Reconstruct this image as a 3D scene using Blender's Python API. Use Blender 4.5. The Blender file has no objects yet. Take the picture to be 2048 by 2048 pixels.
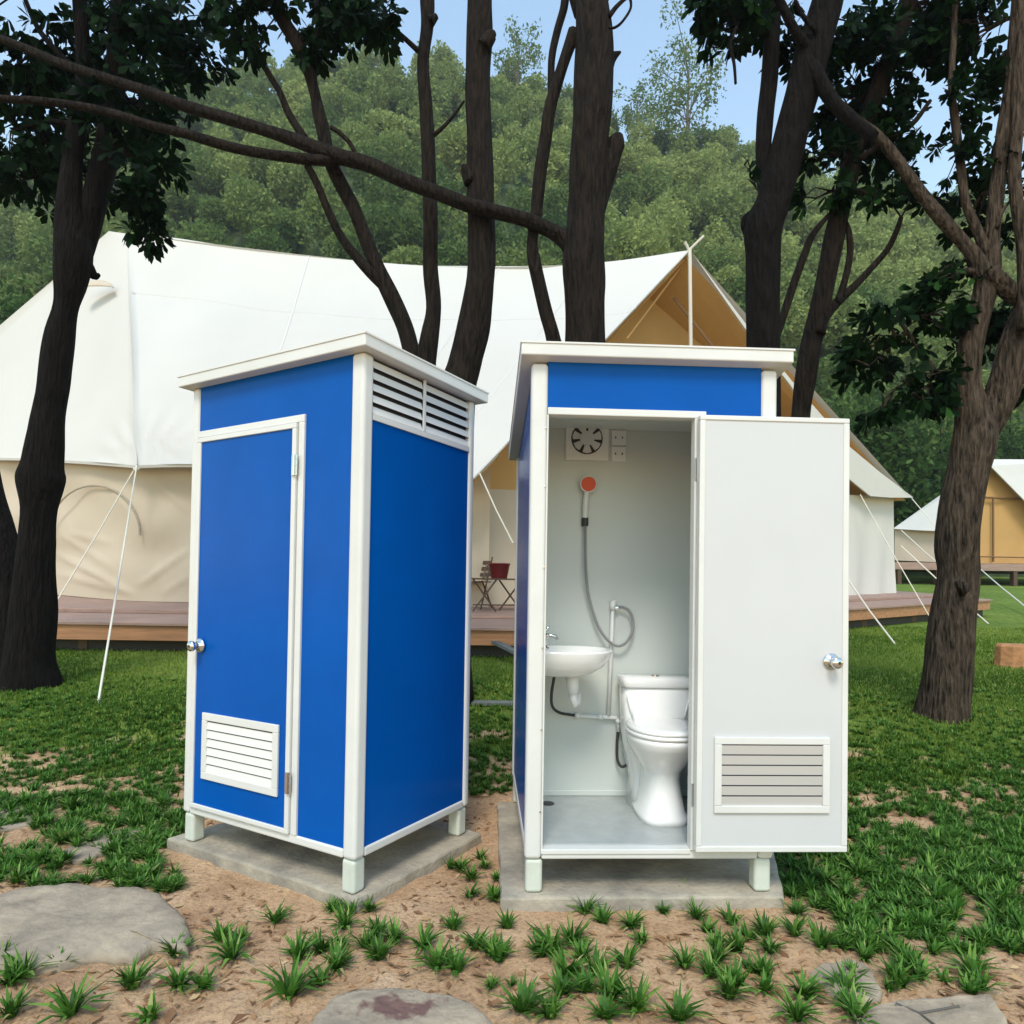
import bpy, math, random
import numpy as np
from mathutils import Vector, Matrix, noise
R = math.radians
random.seed(7); rng = np.random.default_rng(11)
SC = bpy.context.scene

# ------------------------------------------------------------------ camera, sky, sun, exposure
F, PIT, ROL, CY = 1317.17, R(1.056), R(.8906), 1153.54      # focal length and principal row, in photograph pixels
CAM = Vector((0, 0, 1.40))
fw = Vector((0, math.cos(PIT), math.sin(PIT))); up0 = Vector((0, -math.sin(PIT), math.cos(PIT))); rt0 = Vector((1, 0, 0))
rt = rt0*math.cos(ROL) + up0*math.sin(ROL); up = up0*math.cos(ROL) - rt0*math.sin(ROL)
cd = bpy.data.cameras.new('camera'); cam = bpy.data.objects.new('camera', cd); SC.collection.objects.link(cam)
cd.sensor_width = 36; cd.lens = 36*F/2048; cd.shift_y = (CY-1024)/2048
cd.clip_start = .05; cd.clip_end = 2000
cam.matrix_world = Matrix(((rt.x, up.x, -fw.x, 0), (rt.y, up.y, -fw.y, 0), (rt.z, up.z, -fw.z, 1.40), (0, 0, 0, 1)))
SC.camera = cam
SUN_EL, SUN_AZ = 52, 188        # azimuth clockwise from +Y (the way the camera looks)
w = bpy.data.worlds.new('World'); SC.world = w; w.use_nodes = True
nt = w.node_tree; bg = nt.nodes['Background']
sky = nt.nodes.new('ShaderNodeTexSky'); sky.sky_type = 'NISHITA'; sky.sun_disc = False
sky.sun_elevation = R(SUN_EL); sky.sun_rotation = R(SUN_AZ); sky.air_density = 2.0; sky.dust_density = 0; sky.ozone_density = .9
nt.links.new(sky.outputs[0], bg.inputs[0]); bg.inputs[1].default_value = .15
sl = bpy.data.lights.new('sun', 'SUN'); sl.energy = 1.7; sl.angle = R(18); sl.color = (1, .93, .81)
so = bpy.data.objects.new('sun', sl); SC.collection.objects.link(so)
sdir = Vector((math.sin(R(SUN_AZ))*math.cos(R(SUN_EL)), math.cos(R(SUN_AZ))*math.cos(R(SUN_EL)), math.sin(R(SUN_EL))))
so.rotation_euler = sdir.to_track_quat('Z', 'Y').to_euler(); so.location = (-10, -8, 14)
SC.view_settings.view_transform = 'Standard'; SC.view_settings.look = 'None'
SC.view_settings.exposure = .80; SC.view_settings.gamma = 1
SC.cycles.max_bounces = 8; SC.cycles.transparent_max_bounces = 8

# ------------------------------------------------------------------ helpers
FD = F/1.06004
def ray(px, py):                       # px, py in a 1932 px wide view of the photograph
    dx, dy = px*1.06004-1024, py*1.06004-CY
    c, s = math.cos(ROL), math.sin(ROL)
    a = dx*c+dy*s; b = -dx*s+dy*c
    return fw + rt0*(a/F) - up0*(b/F)
def P(px, py, Y):                      # point of that ray at distance Y in front of the camera
    d = ray(px, py); return CAM + d*(Y/d.y)
def sm(a, b, t):
    t = min(1, max(0, (t-a)/(b-a))); return t*t*(3-2*t)
def gz(x, y):                          # ground height: level yard, then a gentle rise to the hill
    return (-.1+.065*min(y, 60))*sm(3.5, 6.2, y)
def G(px, py):                         # where that ray meets the ground
    d = ray(px, py); t = 1.0
    for i in range(4000):
        p = CAM+d*t
        if p.z <= gz(p.x, p.y): break
        t += .01
    return Vector((p.x, p.y, gz(p.x, p.y)))

class MB:
    def __init__(s): s.v = []; s.f = []
    def add(s, vs, fs):
        n = len(s.v); s.v += [tuple(v) for v in vs]; s.f += [tuple(i+n for i in f) for f in fs]; return s
    def box(s, x0, x1, y0, y1, z0, z1, M=None):
        vs = [Vector(c) for c in ((x0,y0,z0),(x1,y0,z0),(x1,y1,z0),(x0,y1,z0),(x0,y0,z1),(x1,y0,z1),(x1,y1,z1),(x0,y1,z1))]
        if M: vs = [M@v for v in vs]
        return s.add(vs, [(0,3,2,1),(4,5,6,7),(0,1,5,4),(1,2,6,5),(2,3,7,6),(3,0,4,7)])
    def loft(s, rings, cap=True, close=True):
        n = len(rings[0]); vs = [p for r in rings for p in r]; fs = []
        for i in range(len(rings)-1):
            for j in range(n if close else n-1):
                k = (j+1) % n
                fs.append((i*n+j, i*n+k, (i+1)*n+k, (i+1)*n+j))
        if cap: fs.append(tuple(reversed(range(n)))); fs.append(tuple((len(rings)-1)*n+j for j in range(n)))
        return s.add(vs, fs)
    def tube(s, pts, rad, seg=10, cap=True, rough=0, seed=0):
        pts = [Vector(p) for p in pts]; N = len(pts)
        if not hasattr(rad, '__len__'): rad = [rad]*N
        rings = []; nrm = None
        for i, p in enumerate(pts):
            t = (pts[min(i+1, N-1)]-pts[max(i-1, 0)]).normalized()
            if nrm is None: nrm = t.orthogonal().normalized()
            else:
                nrm = nrm - t*nrm.dot(t)
                nrm = nrm.normalized() if nrm.length > 1e-6 else t.orthogonal().normalized()
            b = t.cross(nrm); ring = []
            for j in range(seg):
                a = 2*math.pi*j/seg; dv = nrm*math.cos(a)+b*math.sin(a)
                r = rad[i]
                if rough: r *= 1+rough*(noise.noise(Vector((dv.x*1.3+seed, dv.y*1.3, p.z*2.2)))*1.1+noise.noise(Vector((dv.x*4+seed, dv.y*4, p.z*3)))*.5)
                ring.append(p+dv*r)
            rings.append(ring)
        return s.loft(rings, cap)
    def cyl(s, a, b, r, seg=20): return s.tube([a, b], r, seg)
    def grid(s, rows):
        n = len(rows[0]); m = len(rows)
        return s.add([p for r in rows for p in r], [(i*n+j, i*n+j+1, (i+1)*n+j+1, (i+1)*n+j) for i in range(m-1) for j in range(n-1)])
    def build(s, name, mat, parent=None, smooth=False, bevel=0, org=None, solid=0, seg=2):
        off = Vector(org) if org is not None else Vector((0, 0, 0))
        me = bpy.data.meshes.new(name)
        me.from_pydata([tuple(Vector(v)-off) for v in s.v], [], s.f); me.update()
        me.materials.append(mat)
        if smooth:
            for p in me.polygons: p.use_smooth = True
        o = bpy.data.objects.new(name, me); SC.collection.objects.link(o)
        if parent: o.parent = parent
        elif org is not None: o.location = off
        if solid:
            m = o.modifiers.new('s', 'SOLIDIFY'); m.thickness = solid; m.offset = 0
        if bevel:
            m = o.modifiers.new('b', 'BEVEL'); m.width = bevel; m.segments = seg; m.limit_method = 'ANGLE'
        if smooth and bevel: pass
        return o
def quads(name, V, mat, parent=None, tint=None, org=(0, 0, 0), nv=4):
    """V: (n*nv,3) array of world points, one face per nv points"""
    V = np.asarray(V, dtype=np.float32)-np.array(org, dtype=np.float32); n = len(V)//nv
    me = bpy.data.meshes.new(name); me.vertices.add(len(V)); me.vertices.foreach_set('co', V.ravel())
    me.loops.add(len(V)); me.loops.foreach_set('vertex_index', np.arange(len(V), dtype=np.int32))
    me.polygons.add(n); me.polygons.foreach_set('loop_start', np.arange(0, len(V), nv, dtype=np.int32))
    me.polygons.foreach_set('loop_total', np.full(n, nv, dtype=np.int32))
    if tint is not None:
        a = me.attributes.new('tint', 'FLOAT', 'FACE'); a.data.foreach_set('value', np.asarray(tint, dtype=np.float32))
    me.update(calc_edges=True); me.materials.append(mat)
    o = bpy.data.objects.new(name, me); SC.collection.objects.link(o)
    if parent: o.parent = parent
    else: o.location = org
    return o
def tag(o, label, cat, group=None):
    o['label'] = label; o['category'] = cat
    if group: o['group'] = group
    return o
def thing(name, label, cat, loc=(0, 0, 0), rz=0, group=None):
    o = bpy.data.objects.new(name, None); SC.collection.objects.link(o); o.location = loc; o.rotation_euler = (0, 0, rz)
    o.empty_display_size = .1
    return tag(o, label, cat, group)
def kind(o, k): o['kind'] = k; return o
def spline(pts, n):                    # Catmull-Rom through tuples of any length
    P_ = [np.array(p, float) for p in pts]; P_ = [2*P_[0]-P_[1]]+P_+[2*P_[-1]-P_[-2]]; out = []
    for i in range(1, len(P_)-2):
        for k in range(n):
            t = k/n; a, b, c, d = P_[i-1:i+3]
            out.append(.5*((2*b)+(-a+c)*t+(2*a-5*b+4*c-d)*t*t+(-a+3*b-3*c+d)*t**3))
    out.append(P_[-2]); return out

# ------------------------------------------------------------------ materials
def mat(name, col, rough=.6, metal=0, spec=.5, var=0, vscale=5, bump=0, bscale=40, col2=None, stretch=None, coat=0, transl=0, detail=4, bdist=.02):
    m = bpy.data.materials.new(name); m.use_nodes = True; n = m.node_tree; p = n.nodes['Principled BSDF']
    p.inputs['Base Color'].default_value = (*col, 1); p.inputs['Roughness'].default_value = rough
    p.inputs['Metallic'].default_value = metal; p.inputs['Specular IOR Level'].default_value = spec
    p.inputs['Coat Weight'].default_value = coat
    tc = n.nodes.new('ShaderNodeTexCoord'); src = tc.outputs['Object']
    if stretch:
        mp = n.nodes.new('ShaderNodeMapping'); mp.inputs['Scale'].default_value = stretch; n.links.new(src, mp.inputs[0]); src = mp.outputs[0]
    cout = None
    if var or col2:
        nz = n.nodes.new('ShaderNodeTexNoise'); nz.inputs['Scale'].default_value = vscale; nz.inputs['Detail'].default_value = detail
        nz.inputs['Roughness'].default_value = .62
        n.links.new(src, nz.inputs['Vector']); rp = n.nodes.new('ShaderNodeValToRGB')
        c2 = col2 or tuple(c*(1-var) for c in col); c1 = col if col2 else tuple(min(1, c*(1+var)) for c in col)
        rp.color_ramp.elements[0].position = .34; rp.color_ramp.elements[1].position = .66
        rp.color_ramp.elements[0].color = (*c2, 1); rp.color_ramp.elements[1].color = (*c1, 1)
        n.links.new(nz.outputs['Fac'], rp.inputs[0]); n.links.new(rp.outputs[0], p.inputs['Base Color']); cout = rp.outputs[0]
    if bump:
        nb = n.nodes.new('ShaderNodeTexNoise'); nb.inputs['Scale'].default_value = bscale; nb.inputs['Detail'].default_value = 5
        n.links.new(src, nb.inputs['Vector']); bp = n.nodes.new('ShaderNodeBump'); bp.inputs['Strength'].default_value = bump
        bp.inputs['Distance'].default_value = bdist
        n.links.new(nb.outputs['Fac'], bp.inputs['Height']); n.links.new(bp.outputs[0], p.inputs['Normal'])
    if transl:
        tr = n.nodes.new('ShaderNodeBsdfTranslucent'); mx = n.nodes.new('ShaderNodeMixShader'); mx.inputs[0].default_value = transl
        tr.inputs[0].default_value = (*col, 1)
        if cout: n.links.new(cout, tr.inputs[0])
        o = n.nodes['Material Output']; n.links.new(p.outputs[0], mx.inputs[1]); n.links.new(tr.outputs[0], mx.inputs[2]); n.links.new(mx.outputs[0], o.inputs[0])
    return m
def leafmat(name, stops, rough=.5, transl=.25, spec=.4):
    m = bpy.data.materials.new(name); m.use_nodes = True; n = m.node_tree; p = n.nodes['Principled BSDF']
    at = n.nodes.new('ShaderNodeAttribute'); at.attribute_name = 'tint'; rp = n.nodes.new('ShaderNodeValToRGB')
    while len(rp.color_ramp.elements) < len(stops): rp.color_ramp.elements.new(.5)
    for e, (q, c) in zip(rp.color_ramp.elements, stops): e.position = q; e.color = (*c, 1)
    n.links.new(at.outputs['Fac'], rp.inputs[0]); n.links.new(rp.outputs[0], p.inputs['Base Color'])
    p.inputs['Roughness'].default_value = rough; p.inputs['Specular IOR Level'].default_value = spec
    tr = n.nodes.new('ShaderNodeBsdfTranslucent'); mx = n.nodes.new('ShaderNodeMixShader'); mx.inputs[0].default_value = transl
    n.links.new(rp.outputs[0], tr.inputs[0]); o = n.nodes['Material Output']
    n.links.new(p.outputs[0], mx.inputs[1]); n.links.new(tr.outputs[0], mx.inputs[2]); n.links.new(mx.outputs[0], o.inputs[0])
    return m
M = dict(
    blue=mat('blue_panel', (.0004, .076, .345), .25, spec=.1, var=.07, vscale=2.2, bump=.02, bscale=3),
    white=mat('white_profile', (.62, .62, .595), .38, var=.04, vscale=3),
    leg=mat('leg_profile', (.54, .57, .50), .45, var=.06, vscale=8),
    door_in=mat('door_inner_skin', (.53, .54, .545), .42, var=.02, vscale=2),
    inner=mat('inner_wall', (.56, .60, .58), .4, var=.03, vscale=1.5),
    pan=mat('shower_floor', (.36, .385, .38), .28, var=.07, vscale=14, bump=.12, bscale=25),
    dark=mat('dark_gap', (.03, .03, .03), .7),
    slat=mat('slat', (.66, .655, .63), .4),
    slat_in=mat('slat_inner', (.50, .48, .46), .4),
    ceramic=mat('ceramic', (.80, .80, .79), .1, coat=.5),
    plastic=mat('white_plastic', (.72, .73, .72), .35),
    grey_plastic=mat('grey_plastic', (.60, .61, .60), .4),
    chrome=mat('chrome', (.62, .62, .62), .16, metal=1),
    hose=mat('chrome_hose', (.36, .36, .36), .35, metal=.8, bump=.5, bscale=300),
    rubber=mat('black_rubber', (.03, .03, .03), .5),
    orange=mat('orange_face', (.62, .07, .02), .45),
    slab=mat('concrete', (.45, .39, .30), .9, spec=.1, col2=(.24, .215, .175), vscale=4.5, bump=.35, bscale=45),
    stone=mat('stepping_stone', (.39, .315, .225), .9, spec=.1, col2=(.24, .195, .145), vscale=7, bump=.5, bscale=28, detail=8),
    stain=mat('reddish_stain', (.17, .10, .085), .7, var=.3, vscale=20),
    crack=mat('stone_crack', (.10, .09, .08), .9),
    canvas=mat('white_canvas', (.63, .615, .575), .85, spec=.1, var=.02, vscale=.6, bump=.3, bscale=1.3, transl=.12),
    beige=mat('beige_canvas', (.59, .50, .385), .85, spec=.1, var=.03, vscale=.8, bump=.25, bscale=2.2, transl=.15),
    seam_light=mat('canvas_seam_light', (.60, .59, .57), .9),
    seam=mat('canvas_seam', (.33, .28, .22), .9),
    tan=mat('tan_canvas', (.66, .40, .16), .85, spec=.1, var=.06, vscale=.7, transl=.3),
    brown=mat('brown_strap', (.17, .085, .03), .8),
    rope=mat('rope', (.66, .62, .52), .8),
    deck=mat('deck_board', (.30, .19, .15), .6, var=.18, vscale=3, stretch=(.6, 8, 8), bump=.2, bscale=10),
    fascia=mat('deck_fascia', (.36, .17, .08), .55, var=.2, vscale=3, stretch=(.6, 8, 8)),
    pole=mat('tent_pole', (.62, .58, .50), .6),
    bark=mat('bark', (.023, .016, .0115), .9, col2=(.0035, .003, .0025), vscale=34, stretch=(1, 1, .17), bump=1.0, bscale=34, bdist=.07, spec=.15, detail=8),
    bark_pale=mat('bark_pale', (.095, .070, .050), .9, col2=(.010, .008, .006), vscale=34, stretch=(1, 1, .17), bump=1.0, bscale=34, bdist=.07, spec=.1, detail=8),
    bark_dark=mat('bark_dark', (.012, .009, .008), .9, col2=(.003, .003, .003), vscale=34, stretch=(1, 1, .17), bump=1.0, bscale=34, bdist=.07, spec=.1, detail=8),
    iron=mat('dark_wood', (.07, .035, .02), .5),
    red=mat('red_pot', (.13, .012, .014), .4),
    block=mat('cut_wood', (.36, .17, .07), .8, var=.25, vscale=9, bump=.4, bscale=20),
    board=mat('grey_board', (.11, .12, .12), .7, var=.2, vscale=6),
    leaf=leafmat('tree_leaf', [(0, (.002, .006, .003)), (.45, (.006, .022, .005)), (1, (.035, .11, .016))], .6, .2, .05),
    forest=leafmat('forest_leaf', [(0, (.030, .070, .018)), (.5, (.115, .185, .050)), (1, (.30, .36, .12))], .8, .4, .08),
    tuft=leafmat('tuft_blade', [(0, (.020, .060, .008)), (.5, (.060, .165, .020)), (.86, (.17, .30, .055)), (1, (.42, .36, .16))], .5, .25, .15),
    lawn=leafmat('lawn_blade', [(0, (.045, .090, .012)), (.5, (.100, .175, .024)), (1, (.24, .31, .06))], .7, .4, .05),
    litter=leafmat('dry_leaf', [(0, (.13, .06, .03)), (.6, (.36, .20, .095)), (1, (.52, .38, .2))], .7, .1, .2),
)

# ------------------------------------------------------------------ ground sheet
def axis(segs):
    out = []
    for a, b, n in segs: out += list(np.linspace(a, b, n, endpoint=False))
    return out+[segs[-1][1]]
def lawn_mask(x, y):                   # 1 where the ground is grassed over, 0 on bare soil (world metres)
    edge = 5.0+.10*x*(1 if x < 0 else 0)
    if x > 0: edge = 4.75-.10*min(x, 4)
    n = noise.noise(Vector((x*1.3, y*1.3, 3)))*.9+noise.noise(Vector((x*3.4, y*3.4, 7)))*.8
    return sm(-.55, .75, (y-edge)+n)
xs = axis([(-400, -60, 12), (-60, -12, 24), (-12, -3.4, 60), (-3.4, 3.6, 330), (3.6, 12, 60), (12, 60, 24), (60, 400, 12)])
ys = axis([(-60, 0, 12), (0, 1.3, 12), (1.3, 5.2, 215), (5.2, 12, 110), (12, 60, 70), (60, 420, 24)])
vs = []; msk = []
for y in ys:
    for x in xs:
        z = gz(x, y)
        if abs(x) < 4 and 1 < y < 6:
            q = Vector((x, y, 0))
            z += noise.noise(q*2.1)*.012+noise.noise(q*9)*.007+abs(noise.noise(q*23))*.006*(1 if y < 4.5 else .4)
        elif y < 40: z += noise.noise(Vector((x*.5, y*.5, 0)))*.02*min(1, abs(y)/6)
        vs.append((x, y, z)); msk.append(lawn_mask(x, y))
gm = MB(); nx = len(xs)
gm.v = vs; gm.f = [(i*nx+j, i*nx+j+1, (i+1)*nx+j+1, (i+1)*nx+j) for i in range(len(ys)-1) for j in range(nx-1)]
def ground_mat():
    m = bpy.data.materials.new('soil_and_turf'); m.use_nodes = True; n = m.node_tree; p = n.nodes['Principled BSDF']; L = n.links
    tc = n.nodes.new('ShaderNodeTexCoord')
    def nz(s, d=6, r=.6):
        q = n.nodes.new('ShaderNodeTexNoise'); q.inputs['Scale'].default_value = s; q.inputs['Detail'].default_value = d; q.inputs['Roughness'].default_value = r
        L.new(tc.outputs['Object'], q.inputs['Vector']); return q.outputs['Fac']
    def ramp(src, stops):
        q = n.nodes.new('ShaderNodeValToRGB')
        while len(q.color_ramp.elements) < len(stops): q.color_ramp.elements.new(.5)
        for e, (t, c) in zip(q.color_ramp.elements, stops): e.position = t; e.color = (*c, 1)
        L.new(src, q.inputs[0]); return q.outputs[0]
    soil = ramp(nz(3.5), [(.3, (.38, .225, .125)), (.5, (.53, .335, .190)), (.7, (.63, .43, .265))])
    fine = ramp(nz(55, 8, .75), [(.3, (.45, .42, .4)), (.5, (1, 1, 1)), (.72, (1.25, 1.22, 1.15))])
    mu = n.nodes.new('ShaderNodeMix'); mu.data_type = 'RGBA'; mu.blend_type = 'MULTIPLY'; mu.inputs[0].default_value = 1
    L.new(soil, mu.inputs[6]); L.new(fine, mu.inputs[7])
    turf = ramp(nz(9), [(.3, (.060, .105, .016)), (.5, (.115, .175, .028)), (.72, (.21, .26, .055))])
    big = ramp(nz(.45, 3), [(.3, (.75, .8, .7)), (.7, (1.2, 1.15, 1.1))])
    mt = n.nodes.new('ShaderNodeMix'); mt.data_type = 'RGBA'; mt.blend_type = 'MULTIPLY'; mt.inputs[0].default_value = 1
    L.new(turf, mt.inputs[6]); L.new(big, mt.inputs[7])
    at = n.nodes.new('ShaderNodeAttribute'); at.attribute_name = 'lawn'
    ad = n.nodes.new('ShaderNodeMath'); ad.operation = 'MULTIPLY_ADD'; L.new(nz(14, 5), ad.inputs[0]); ad.inputs[1].default_value = .8; 
    sb = n.nodes.new('ShaderNodeMath'); sb.operation = 'SUBTRACT'; L.new(at.outputs['Fac'], sb.inputs[0]); sb.inputs[1].default_value = .42
    L.new(sb.outputs[0], ad.inputs[2])
    mr = n.nodes.new('ShaderNodeMapRange'); mr.inputs[1].default_value = .38; mr.inputs[2].default_value = .72; L.new(ad.outputs[0], mr.inputs[0])
    mx = n.nodes.new('ShaderNodeMix'); mx.data_type = 'RGBA'; L.new(mr.outputs[0], mx.inputs[0]); L.new(mu.outputs[2], mx.inputs[6]); L.new(mt.outputs[2], mx.inputs[7])
    L.new(mx.outputs[2], p.inputs['Base Color']); p.inputs['Roughness'].default_value = .95; p.inputs['Specular IOR Level'].default_value = .15
    bp = n.nodes.new('ShaderNodeBump'); bp.inputs['Strength'].default_value = .9; bp.inputs['Distance'].default_value = .02
    L.new(nz(38, 8, .7), bp.inputs['Height']); L.new(bp.outputs[0], p.inputs['Normal'])
    return m
ground = kind(gm.build('ground', ground_mat(), smooth=True), 'structure')
a = ground.data.attributes.new('lawn', 'FLOAT', 'POINT'); a.data.foreach_set('value', np.array(msk, dtype=np.float32))

# ------------------------------------------------------------------ air: faint haze between the camera and the hill
hz = MB().box(-230, 230, -30, 330, -14, 150).build('haze', bpy.data.materials.new('haze'))
hm_ = hz.data.materials[0]; hm_.use_nodes = True; hn = hm_.node_tree; hn.nodes.remove(hn.nodes['Principled BSDF'])
pv = hn.nodes.new('ShaderNodeVolumePrincipled'); pv.inputs['Color'].default_value = (.86, .93, 1, 1); pv.inputs['Density'].default_value = .0005; pv.inputs['Anisotropy'].default_value = .2
hn.links.new(pv.outputs[0], hn.nodes['Material Output'].inputs['Volume']); kind(hz, 'stuff')
# ------------------------------------------------------------------ hill
def interp(x, pts):
    for (a, b), (c, d) in zip(pts, pts[1:]):
        if x <= c: return b+(d-b)*max(0, (x-a))/(c-a)
    return pts[-1][1]
SKY = [(-900, 560), (-300, 420), (0, 300), (250, 190), (400, 140), (600, 92), (750, 85), (870, 100), (960, 125), (1040, 160), (1180, 215), (1300, 245), (1400, 262), (1550, 290), (1700, 335), (1932, 380), (2300, 430), (2900, 520)]
def hill_pt(px, v):
    r = 42+v*72
    yr = interp(px, SKY)
    az = (px-966)/FD; yr += 10
    zr = 1.4+(1110-yr)/FD*114-4.0
    zr = max(zr, 16)
    z = 2.0+(zr-2.0)*v**.92
    y = r
    return Vector((az*y, y, z+noise.noise(Vector((az*6, v*5, 1)))*2.5*min(1, v*4)))
hm = MB(); cols = list(range(-900, 2901, 50)); vv = [-.06]+[i/22 for i in range(23)]
rows = []
for v in vv:
    rows.append([hill_pt(px, v) if v >= 0 else hill_pt(px, 0)-Vector((0, 3, 2.5)) for px in cols])
top = rows[-1]
for k in (1, 2, 3, 4): rows.append([Vector((p.x*(1+.25*k), p.y+k*45, p.z*(1-.22*k))) for p in top])
hm.grid(rows)
kind(hm.build('hill', mat('hill_floor', (.045, .075, .022), .95, var=.35, vscale=.15), smooth=True), 'structure')

def crown_quads(c, rad, n, size, shell=.55):
    """n random leaf-clump quads spread through an uneven crown"""
    d = rng.normal(size=(n, 3)); d /= np.linalg.norm(d, axis=1)[:, None]
    lob = rng.normal(size=(7, 3)); lob /= np.linalg.norm(lob, axis=1)[:, None]
    am = .72+.42*np.max(np.clip(d@lob.T, 0, 1)**5, axis=1)
    r = (shell+(1-shell)*rng.random(n))**.8*am
    p = np.array(c)+d*r[:, None]*np.array(rad)
    u = rng.normal(size=(n, 3)); u /= np.linalg.norm(u, axis=1)[:, None]
    w_ = np.cross(u, rng.normal(size=(n, 3))); w_ /= np.linalg.norm(w_, axis=1)[:, None]
    s = size*(.5+rng.random(n))[:, None]
    u = u*s; w_ = w_*s*.55
    return np.stack([p-u*.5, p+w_*.5, p+u*.6, p-w_*.5], 1).reshape(-1, 3)
FV = []; FT = []; FTR = MB()
cells = []
for i in range(2600):
    px = random.uniform(-260, 2230); v = random.random()**.85
    q = hill_pt(px, v); ok = True
    for (o, rr) in cells:
        if abs(o.x-q.x) < 4 and (o-q).length < rr: ok = False; break
    if ok: cells.append((q, random.uniform(2.6, 3.8)))
for q, _ in cells:
    v = (q.y-42)/72
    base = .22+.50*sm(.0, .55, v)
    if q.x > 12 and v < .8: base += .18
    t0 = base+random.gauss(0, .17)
    h = random.uniform(3.8, 8.5); r = random.uniform(1.7, 3.6)
    airy = v > .9 and random.random() < .5
    if airy: r *= .6; h *= 1.15
    n = int(1750*(r/3)**2*(.35 if airy else 1))
    FV.append(crown_quads((q.x, q.y, q.z+h*.62), (r, r, h*.42), n, .42 if v < .5 else .50, .3 if airy else .42))
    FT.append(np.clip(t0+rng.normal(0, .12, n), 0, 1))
    if airy or random.random() < .3: FTR.tube([q, q+Vector((random.uniform(-.4, .4), 0, h*.6)), q+Vector((random.uniform(-.8, .8), 0, h*.95))], [.16, .11, .03], 5)
# darker trees along the hill foot, either side of the tents
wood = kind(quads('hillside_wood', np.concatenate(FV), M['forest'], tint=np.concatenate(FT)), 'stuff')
wood['label'] = 'dense light green wood covering the hillside behind the tents'
wt = FTR.build('trunks', mat('far_bark', (.16, .14, .12), .9), wood)

def small_tree(name, label, cat, base, h, r, n, size, t0, airy, group=None, mtl='forest', spread=.42):
    t = thing(name, label, cat, base, 0, group)
    tr = MB(); b = Vector(base); topz = b+Vector((random.uniform(-.3, .3), 0, h*.96))
    pts = [tuple(b-Vector((0, 0, .3)))+(h*.02,), tuple(b.lerp(topz, .5)+Vector((random.uniform(-.2, .2), 0, 0)))+(h*.012,), tuple(topz)+(h*.003,)]
    sp = spline(pts, 6); tr.tube([q[:3] for q in sp], [q[3] for q in sp], 6)
    tips = []
    for k in range(16 if airy else 9):
        s = b.lerp(topz, random.uniform(.3, .85)); a = random.uniform(0, 6.28); l = r*random.uniform(.5, 1)
        e = s+Vector((math.cos(a)*l, math.sin(a)*l, l*random.uniform(.5, 1.1)))
        tr.tube([s, s.lerp(e, .5)+Vector((0, 0, l*.08)), e], [h*.006, h*.004, h*.0015], 5); tips.append(e)
    tr.build('trunk', M['bark'] if not airy else bpy.data.materials['far_bark'], t, org=base)
    V = []
    if airy:
        for e in tips+[topz]:
            V.append(crown_quads(tuple(e), (r*.42, r*.42, r*.42), n//17, size, .2))
    V.append(crown_quads(tuple(b+Vector((0, 0, h*(1-spread)))), (r, r, h*spread), n//3 if airy else n, size, .3))
    V = np.concatenate(V)
    quads('crown', V, M[mtl], t, tint=np.clip(t0+rng.normal(0, .15, len(V)//4), 0, 1), org=base)
    return t
def hillside_at(px, py):
    best = None
    for i in range(101):
        q = hill_pt(px, i/100); d = q-CAM; y = 1110-d.z/d.y*FD+.0155*(px-966)
        if best is None or abs(y-py) < best[0]: best = (abs(y-py), q)
    return best[1]
b = hillside_at(1290, 330); hh = (335-95)/FD*b.y
small_tree('slender_tree', 'tall slender airy tree standing above the skyline, between the middle and right trunks', 'tree', tuple(b), hh, hh*.33, 2300, .5, .55, True, spread=.36)
b = hillside_at(962, 190); hh = (200-75)/FD*b.y
small_tree('slender_tree', 'small airy tree on the skyline just right of the leafless thick middle stem', 'tree', tuple(b), hh, hh*.42, 1100, .5, .5, True, spread=.4)
b = hillside_at(1190, 255); hh = (265-150)/FD*b.y
small_tree('slender_tree', 'small airy tree on the skyline right of the thickest trunk', 'tree', tuple(b), hh, hh*.34, 700, .5, .5, True, spread=.4)
for px, py0, py1, Y, r, lab in ((1655, 700, 1000, 36, 3.4, 'dark bushy tree at the hill foot behind the big tent right corner'),
                        (1770, 790, 1000, 38, 2.6, 'dark bushy tree behind the far tent, left of the right trunk'),
                        (20, 520, 1000, 34, 4.6, 'dark green tree at the hill foot beyond the big tent left slope'),
                        (1900, 770, 950, 44, 4.0, 'dark bushy tree behind the orange front of the far tent')):
    q = P(px, 1090, Y); bz = gz(q.x, Y); tp = P(px, py0, Y).z
    small_tree('bushy_tree', lab, 'tree', (q.x, Y, bz), tp-bz, r, int(5200*(r/3)**2), .34, .12, False, 'dark trees along the hill foot', spread=.5)

# ------------------------------------------------------------------ timber deck and big tent
DS = .065
def dz(y): return .874+DS*(y-8.6)
deck = thing('timber_deck', 'low reddish brown timber deck with a step, carrying the big white tent', 'deck', (0, 8.7, .5))
def deckpoly(front, back, z0, th, name, mtl, base):
    m = MB(); n = len(front)
    tv = [Vector((x, y, dz(y)+z0)) for x, y in front+back]; bv = [v-Vector((0, 0, th)) for v in tv]; k = len(tv)
    m.add(tv+bv, [tuple(range(k)), tuple(reversed(range(k, 2*k)))]+[(i, i+k, (i+1) % k+k, (i+1) % k) for i in range(k)])
    return m.build(name, mtl, deck, org=base, bevel=.006)
O_ = (0, 8.7, .5)
fr = [(-14, 8.62), (.35, 8.72), (11.4, 15.6)]
deckpoly(fr, [(9.5, 20), (-14, 20)], 0, .04, 'deck_top', M['deck'], O_)
fr2 = [(-14, 8.66), (.34, 8.76), (11.33, 15.6)]
deckpoly(fr2, [(9.4, 19.9), (-14, 19.9)], -.0415, .20, 'fascia', M['fascia'], O_)
up_ = [(-14, 9.75), (.25, 9.8), (10.6, 16.2)]
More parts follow.
